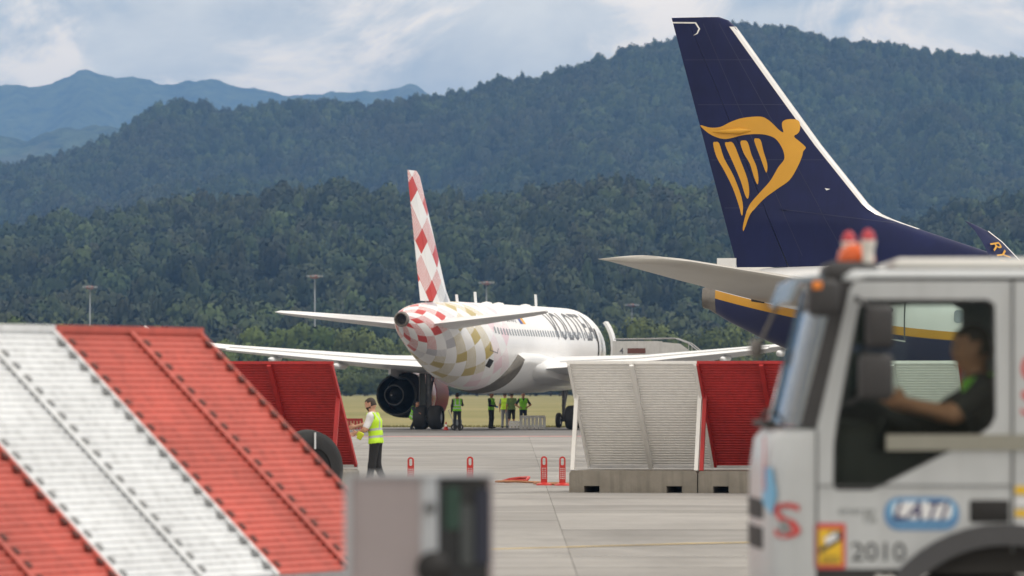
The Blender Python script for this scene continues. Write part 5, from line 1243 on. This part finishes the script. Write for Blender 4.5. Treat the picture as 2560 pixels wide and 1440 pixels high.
# seams, trims, vents, handle
def strip_t(name, u0, u1, z0, z1, m, y=-.004, th=.006): return MB().box(u0, u1, y - th, y + .002, z0, z1).build(name, m, pt)
strip_t('seam', .298, .308, 1.03, tz(1075), M_SEAM); strip_t('seam', tu(2528), tu(2534), 1.12, tz(700), M_SEAM); strip_t('seam', .31, 1.34, tz(1216), tz(1213), M_SEAM)
strip_t('belt_trim', tu(2215), 1.75, tz(1126), tz(1086), M_BELT, th=.016)
MB().bevbox(tu(2424), tu(2522), -.012, .02, tz(1306), tz(1250), .01).build('door_handle', M_BLACK, pt, smooth=True, angle=40)
for z0, z1 in ((1302, 1252), (1378, 1322)): MB().rings([[(u - .004, w, z) for u, w in plan[4:-4]] + [(u + .02, w, z) for u, w in reversed(plan[4:-4])] for z in (tz(z0), tz(z1))]).build('grille_slot', M_BLACK, pt)
MB().bevbox(.04, .10, .5, 1.9, 1.785, 1.82, .012).tube([(.03, .5, 1.84), (.10, 1.2, 1.88)], .012, 6).build('wiper', M_BLACK, pt)
MB().bevbox(-.02, .30, .05, W_T - .05, .38, .66, .06).build('bumper', M_PLAST, pt, smooth=True, angle=50)
MB().box(.25, .62, .02, .5, .40, 1.03).build('step', M_PLAST, pt)
arch_in = [(1.31 + .66 * math.cos(R(a)), .50 + .66 * math.sin(R(a))) for a in range(140, 39, -7)]
arch_out = [(1.31 + .775 * math.cos(R(a)), .50 + .775 * math.sin(R(a))) for a in range(140, 39, -7)]
for y0 in (-.05, W_T - .35): MB().plate(arch_out + list(reversed(arch_in)), (), .40, lambda u, v, d, y=y0: (u, y + d, v)).build('wheel_arch', pm('fender_grey', (.055, .057, .064), .6, var=.1), pt)
for xx in (1.31, 5.0):
    for yy in (.16, W_T - .16): wheel('wheel', .50, .28, pt, (xx, yy, .50))
# chassis and load body out of frame to the right
MB().box(.3, 6.2, .75, 1.55, .55, .9).build('chassis', M_PLAST, pt)
MB().bevbox(1.95, 6.3, -.02, W_T + .02, 1.05, 2.35, .03).build('load_body', M_TRW, pt)
for xx in (2.1, 2.95, 3.8, 4.65, 5.5): MB().box(xx, xx + .07, -.06, -.018, 1.08, 2.32).build('side_rib', M_TRW, pt)
MB().box(1.95, 6.3, -.07, -.018, 2.26, 2.36).build('top_rail', M_PLAST, pt)
# interior
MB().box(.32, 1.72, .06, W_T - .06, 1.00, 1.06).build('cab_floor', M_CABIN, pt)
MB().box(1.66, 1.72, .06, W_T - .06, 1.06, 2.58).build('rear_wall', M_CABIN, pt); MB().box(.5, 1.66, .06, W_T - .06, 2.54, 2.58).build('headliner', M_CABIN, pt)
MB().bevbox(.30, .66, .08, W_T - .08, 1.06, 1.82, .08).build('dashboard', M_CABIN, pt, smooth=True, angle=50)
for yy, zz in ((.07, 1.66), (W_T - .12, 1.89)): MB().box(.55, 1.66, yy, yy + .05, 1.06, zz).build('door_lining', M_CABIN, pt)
for yy in (.30, 1.45): MB().bevbox(1.05, 1.52, yy, yy + .52, 1.06, 1.52, .08).bevbox(1.42, 1.60, yy, yy + .52, 1.45, 2.10, .07).bevbox(1.46, 1.58, yy + .12, yy + .40, 2.10, 2.30, .05).build('seat', pm('seat_fabric', (.03, .032, .036), .85), pt, smooth=True, angle=50)
sw = MB(); cw = Vector((.74, .56, 1.86)); nrm = Vector((.55, 0, .83)).normalized(); a_ = Vector((0, 1, 0)); b_ = nrm.cross(a_)
sw.tube([cw + (a_ * math.cos(t) + b_ * math.sin(t)) * .22 for t in [2 * math.pi * k / 24 for k in range(25)]], .016, 8, False)
for t in (0, 2.1, 4.2): sw.tube([cw - nrm * .03, cw + (a_ * math.cos(t) + b_ * math.sin(t)) * .21], .014, 6)
sw.tube([cw - nrm * .03, cw - nrm * .30], .03, 8); sw.build('steering_wheel', M_BLACK, pt, smooth=True, angle=60)
# stickers and lettering on the near side
S_RED = pm('sticker_red', (.55, .06, .06), .5); S_YEL = pm('sticker_yellow', (.72, .46, .02), .5); S_BLUE = pm('sticker_blue', (.10, .24, .46), .5); S_DBLUE = pm('sticker_navy', (.03, .03, .12), .5); S_WH = pm('sticker_white', (.7, .72, .75), .5); S_BLK = pm('sticker_black', (.04, .045, .05), .5); S_GRY = pm('sticker_grey', (.22, .24, .25), .5); S_LB = pm('sticker_light_blue', (.16, .42, .66), .5)
def flat(name, outline, m, y, par=pt): return MB().plate([(tu(a), tz(b)) for a, b in outline], (), .002, lambda u, v, d: (u, y + d, v)).build(name, m, par)
def word(s_, px0, px1, py0, py1, m, y, shear=0.0, name='lettering', par=pt):
    return lettering(s_, (px1 - px0) / SCL, (py1 - py0) / SCL, lambda u, v: (tu(px0) + u, y, tz(py1) + v), name, m, par, shear)
st = flat('blind_spot_sticker', rrect(2036, 2114, 1308, 1422, 6), S_RED, -.004)
flat('sticker_field', rrect(2046, 2105, 1322, 1412, 3), S_YEL, -.007, st)
flat('sticker_pictogram', [(2070, 1330), (2104, 1326), (2104, 1350), (2050, 1384), (2047, 1372), (2084, 1348)], S_BLK, -.010, st); flat('sticker_pictogram', [(2060, 1346), (2090, 1330), (2094, 1346), (2066, 1362)], S_WH, -.012, st)
word('ANGLES', 2054, 2098, 1388, 1398, S_BLK, -.010, par=st); word('MORTS', 2056, 2098, 1401, 1410, S_BLK, -.010, par=st)
word('2010', 2128, 2264, 1356, 1402, S_BLK, -.005, name='fleet_number')
lg = flat('company_logo', rrect(2210, 2398, 1243, 1326, 38, 6), S_BLUE, -.004); flat('logo_field', rrect(2222, 2388, 1250, 1300, 22, 6), S_LB, -.0065, lg); flat('logo_field', rrect(2232, 2380, 1254, 1298, 18, 6), S_WH, -.009, lg)
word('LATI', 2232, 2358, 1252, 1299, S_DBLUE, -.012, .35, par=lg); word('LOGISTICA', 2240, 2370, 1306, 1318, S_LB, -.008, par=lg)
word('energy', 2096, 2190, 1272, 1292, S_GRY, -.005, name='model_badge'); word('18', 2160, 2190, 1292, 1308, S_GRY, -.005, name='model_badge')
for k, (a, b) in enumerate(((1215, 1236), (1246, 1262), (1274, 1292), (1304, 1324))): flat('warning_label', [(2538, a), (2590, a), (2590, b), (2538, b)], S_YEL if k % 2 == 0 else S_WH, -.004)
word('C', 2552, 2620, 880, 960, S_RED, -.005); word('S', 2552, 2620, 970, 1040, S_RED, -.005)
# red S emblem and blue flash follow the curved corner panel
def corner(px_u, z):
    """near-side corner of the front shell at arc position 0..1 (1 = door seam, 0 = front)"""
    t = px_u * 4.0; i = min(int(t), 3); f = t - i; a, b = plan[4 - i], plan[3 - i]
    u, w = lerp(a[0], b[0], f), lerp(a[1], b[1], f); return (u - .006, w - .008, z)
lettering('S', .42, .19, lambda u, v: corner(.36 + u, tz(1346) + v), 'emblem', S_RED, pt, cuts=2)
MB().add([corner(.48 + .02 * k, tz(1330) + .03 * j) for k in range(8) for j in (0, 1, 2)], [(3 * k + j, 3 * k + j + 1, 3 * k + j + 4, 3 * k + j + 3) for k in range(7) for j in (0, 1)]).build('emblem_bar', S_GRY, pt)
MB().add([corner(t, z) for t, z in ((.02, tz(1170)), (.30, tz(1170)), (.42, tz(1235)), (.30, tz(1290)), (.02, tz(1260)))], [(0, 1, 2, 3, 4)]).build('blue_flash', S_LB, pt)
MB().add([corner(t, z) for t, z in ((.05, tz(1090)), (.10, tz(1090)), (.10, tz(1230)), (.05, tz(1230)))], [(0, 1, 2, 3)]).build('red_flash', S_RED, pt)
# the driver, seated, hands on the wheel (left-hand drive: near side)
person('truck driver in dark clothes at the wheel, hands reaching forward', (pt.location.x + 1.24, YT + .56, 0), R(-90), dict(
    pel=(0, .08, 1.58), waist=(0, .06, 1.70), chest=(0, .02, 1.90), neck=(0, -.02, 2.07), head=(0, -.06, 2.225), look=(.1, -1, -.08), shR=(-.19, 0, 2.0), shL=(.19, 0, 2.0), elR=(-.25, -.20, 1.86), elL=(.25, -.18, 1.86), wrR=(-.19, -.44, 1.90), wrL=(.18, -.42, 1.92),
    hiR=(-.1, .04, 1.56), hiL=(.1, .04, 1.56), knR=(-.14, -.40, 1.60), knL=(.14, -.40, 1.60), anR=(-.14, -.50, 1.18), anL=(.14, -.50, 1.18), curl=1.3, thumb=(0, 0, 1)), dict(torso=CL_BLACK, legs=CL_BLACK, skin=pm('driver_skin', (0.44, 0.19, 0.105), 0.55), sleeve='short'), h=.011, vest_mat=HIVISG, seated=True, tape=False, vest_from=.34)

# ================================================================== FOREGROUND CABINET
YC = 22.0; c0 = at(1066, 1185, YC); ZC = c0.z
pk = empty('utility_cabinet', (c0.x, YC, 0), R(0)); tag(pk, 'blurred grey metal cabinet with dark glossy door in the bottom foreground', 'cabinet')
M_CABG = pm('cabinet_grey', (0.31, 0.275, 0.29), 0.5, var=0.05, vscale=2, streak=.06); M_CABL = pm('cabinet_edge', (0.36, 0.385, 0.42), 0.4, var=.05)
# left face looks towards the camera, the glossy door is angled to the right
A_, B_, C_ = Vector((-.31, .02, 0)), Vector((.0, -.02, 0)), Vector((.262, .16, 0)); D_ = Vector((-.05, .30, 0))
def quad_wall(mb, p, q, z0, z1, th=.02):
    d = (q - p).normalized(); n_ = Vector((-d.y, d.x, 0))
    return mb.rings([[p + Vector((0, 0, z)), q + Vector((0, 0, z)), q + n_ * th + Vector((0, 0, z)), p + n_ * th + Vector((0, 0, z))] for z in (z0, z1)])
quad_wall(MB(), A_, B_, .12, ZC - .012).build('side_panel', M_CABG, pk); quad_wall(MB(), C_, D_, .12, ZC - .012).build('back_panel', M_CABG, pk); quad_wall(MB(), D_, A_, .12, ZC - .012).build('back_panel', M_CABG, pk)
M_DOORB = pm('glossy_black_door', (.010, .013, .016), .12, var=.3, vscale=3)
dr = quad_wall(MB(), B_ + Vector((.03, .02, 0)), C_, .12, ZC - .03).build('glossy_door', M_DOORB, pk)
dd = (C_ - B_).normalized(); nd = Vector((dd.y, -dd.x, 0))
def on_door(u, z, o=.004): p = B_ + dd * u + nd * o; return (p.x, p.y, z)
def door_patch(name, u0, u1, z0, z1, m, o=.004, par=dr, r_=.02): return MB().plate(rrect(u0, u1, z0, z1, r_), (), .004, lambda u, v, d: on_door(u, v, o + d)).build(name, m, par)
door_patch('green_label', .085, .155, ZC - .22, ZC - .05, pm('label_green', (.005, .034, .022), .4)); door_patch('navy_label', .23, .30, ZC - .36, ZC - .06, pm('label_navy', (.007, .011, .028), .3)); door_patch('grey_label', .155, .22, ZC - .36, ZC - .12, pm('label_grey', (.035, .042, .045), .4))
MB().rings([[B_ + Vector((x, y, z)) for x, y in ((-.02, -.012), (.035, .004), (.045, .03), (-.02, .02))] for z in (.12, ZC)]).build('corner_profile', M_CABL, pk)
MB().lathe([(0, .0), (0, .07), (.03, .06), (.035, 0)], (.03, -.056, ZC - .37), 'y', 18).build('lock_knob', M_BLACK, pk, smooth=True); MB().lathe([(0, .0), (0, .022), (.02, .02), (.022, 0)], (.016, -.04, ZC - .13), 'y', 14).build('lock', M_SEAM, pk, smooth=True)
MB().plate([(A_.x - .01, A_.y - .012), (B_.x, B_.y - .02), (C_.x + .01, C_.y - .01), (D_.x, D_.y + .012)], (), .014, lambda u, v, d: (u, v, ZC - .014 + d)).build('top', M_CABL, pk)
MB().plate([(A_.x, A_.y), (B_.x, B_.y), (C_.x, C_.y), (D_.x, D_.y)], (), .12, lambda u, v, d: (u, v, d)).build('plinth', M_BLOCK, pk)
MB().box(A_.x - .012, A_.x + .012, A_.y - .012, A_.y + .012, .12, ZC - .015).build('corner_profile', M_CABL, pk)
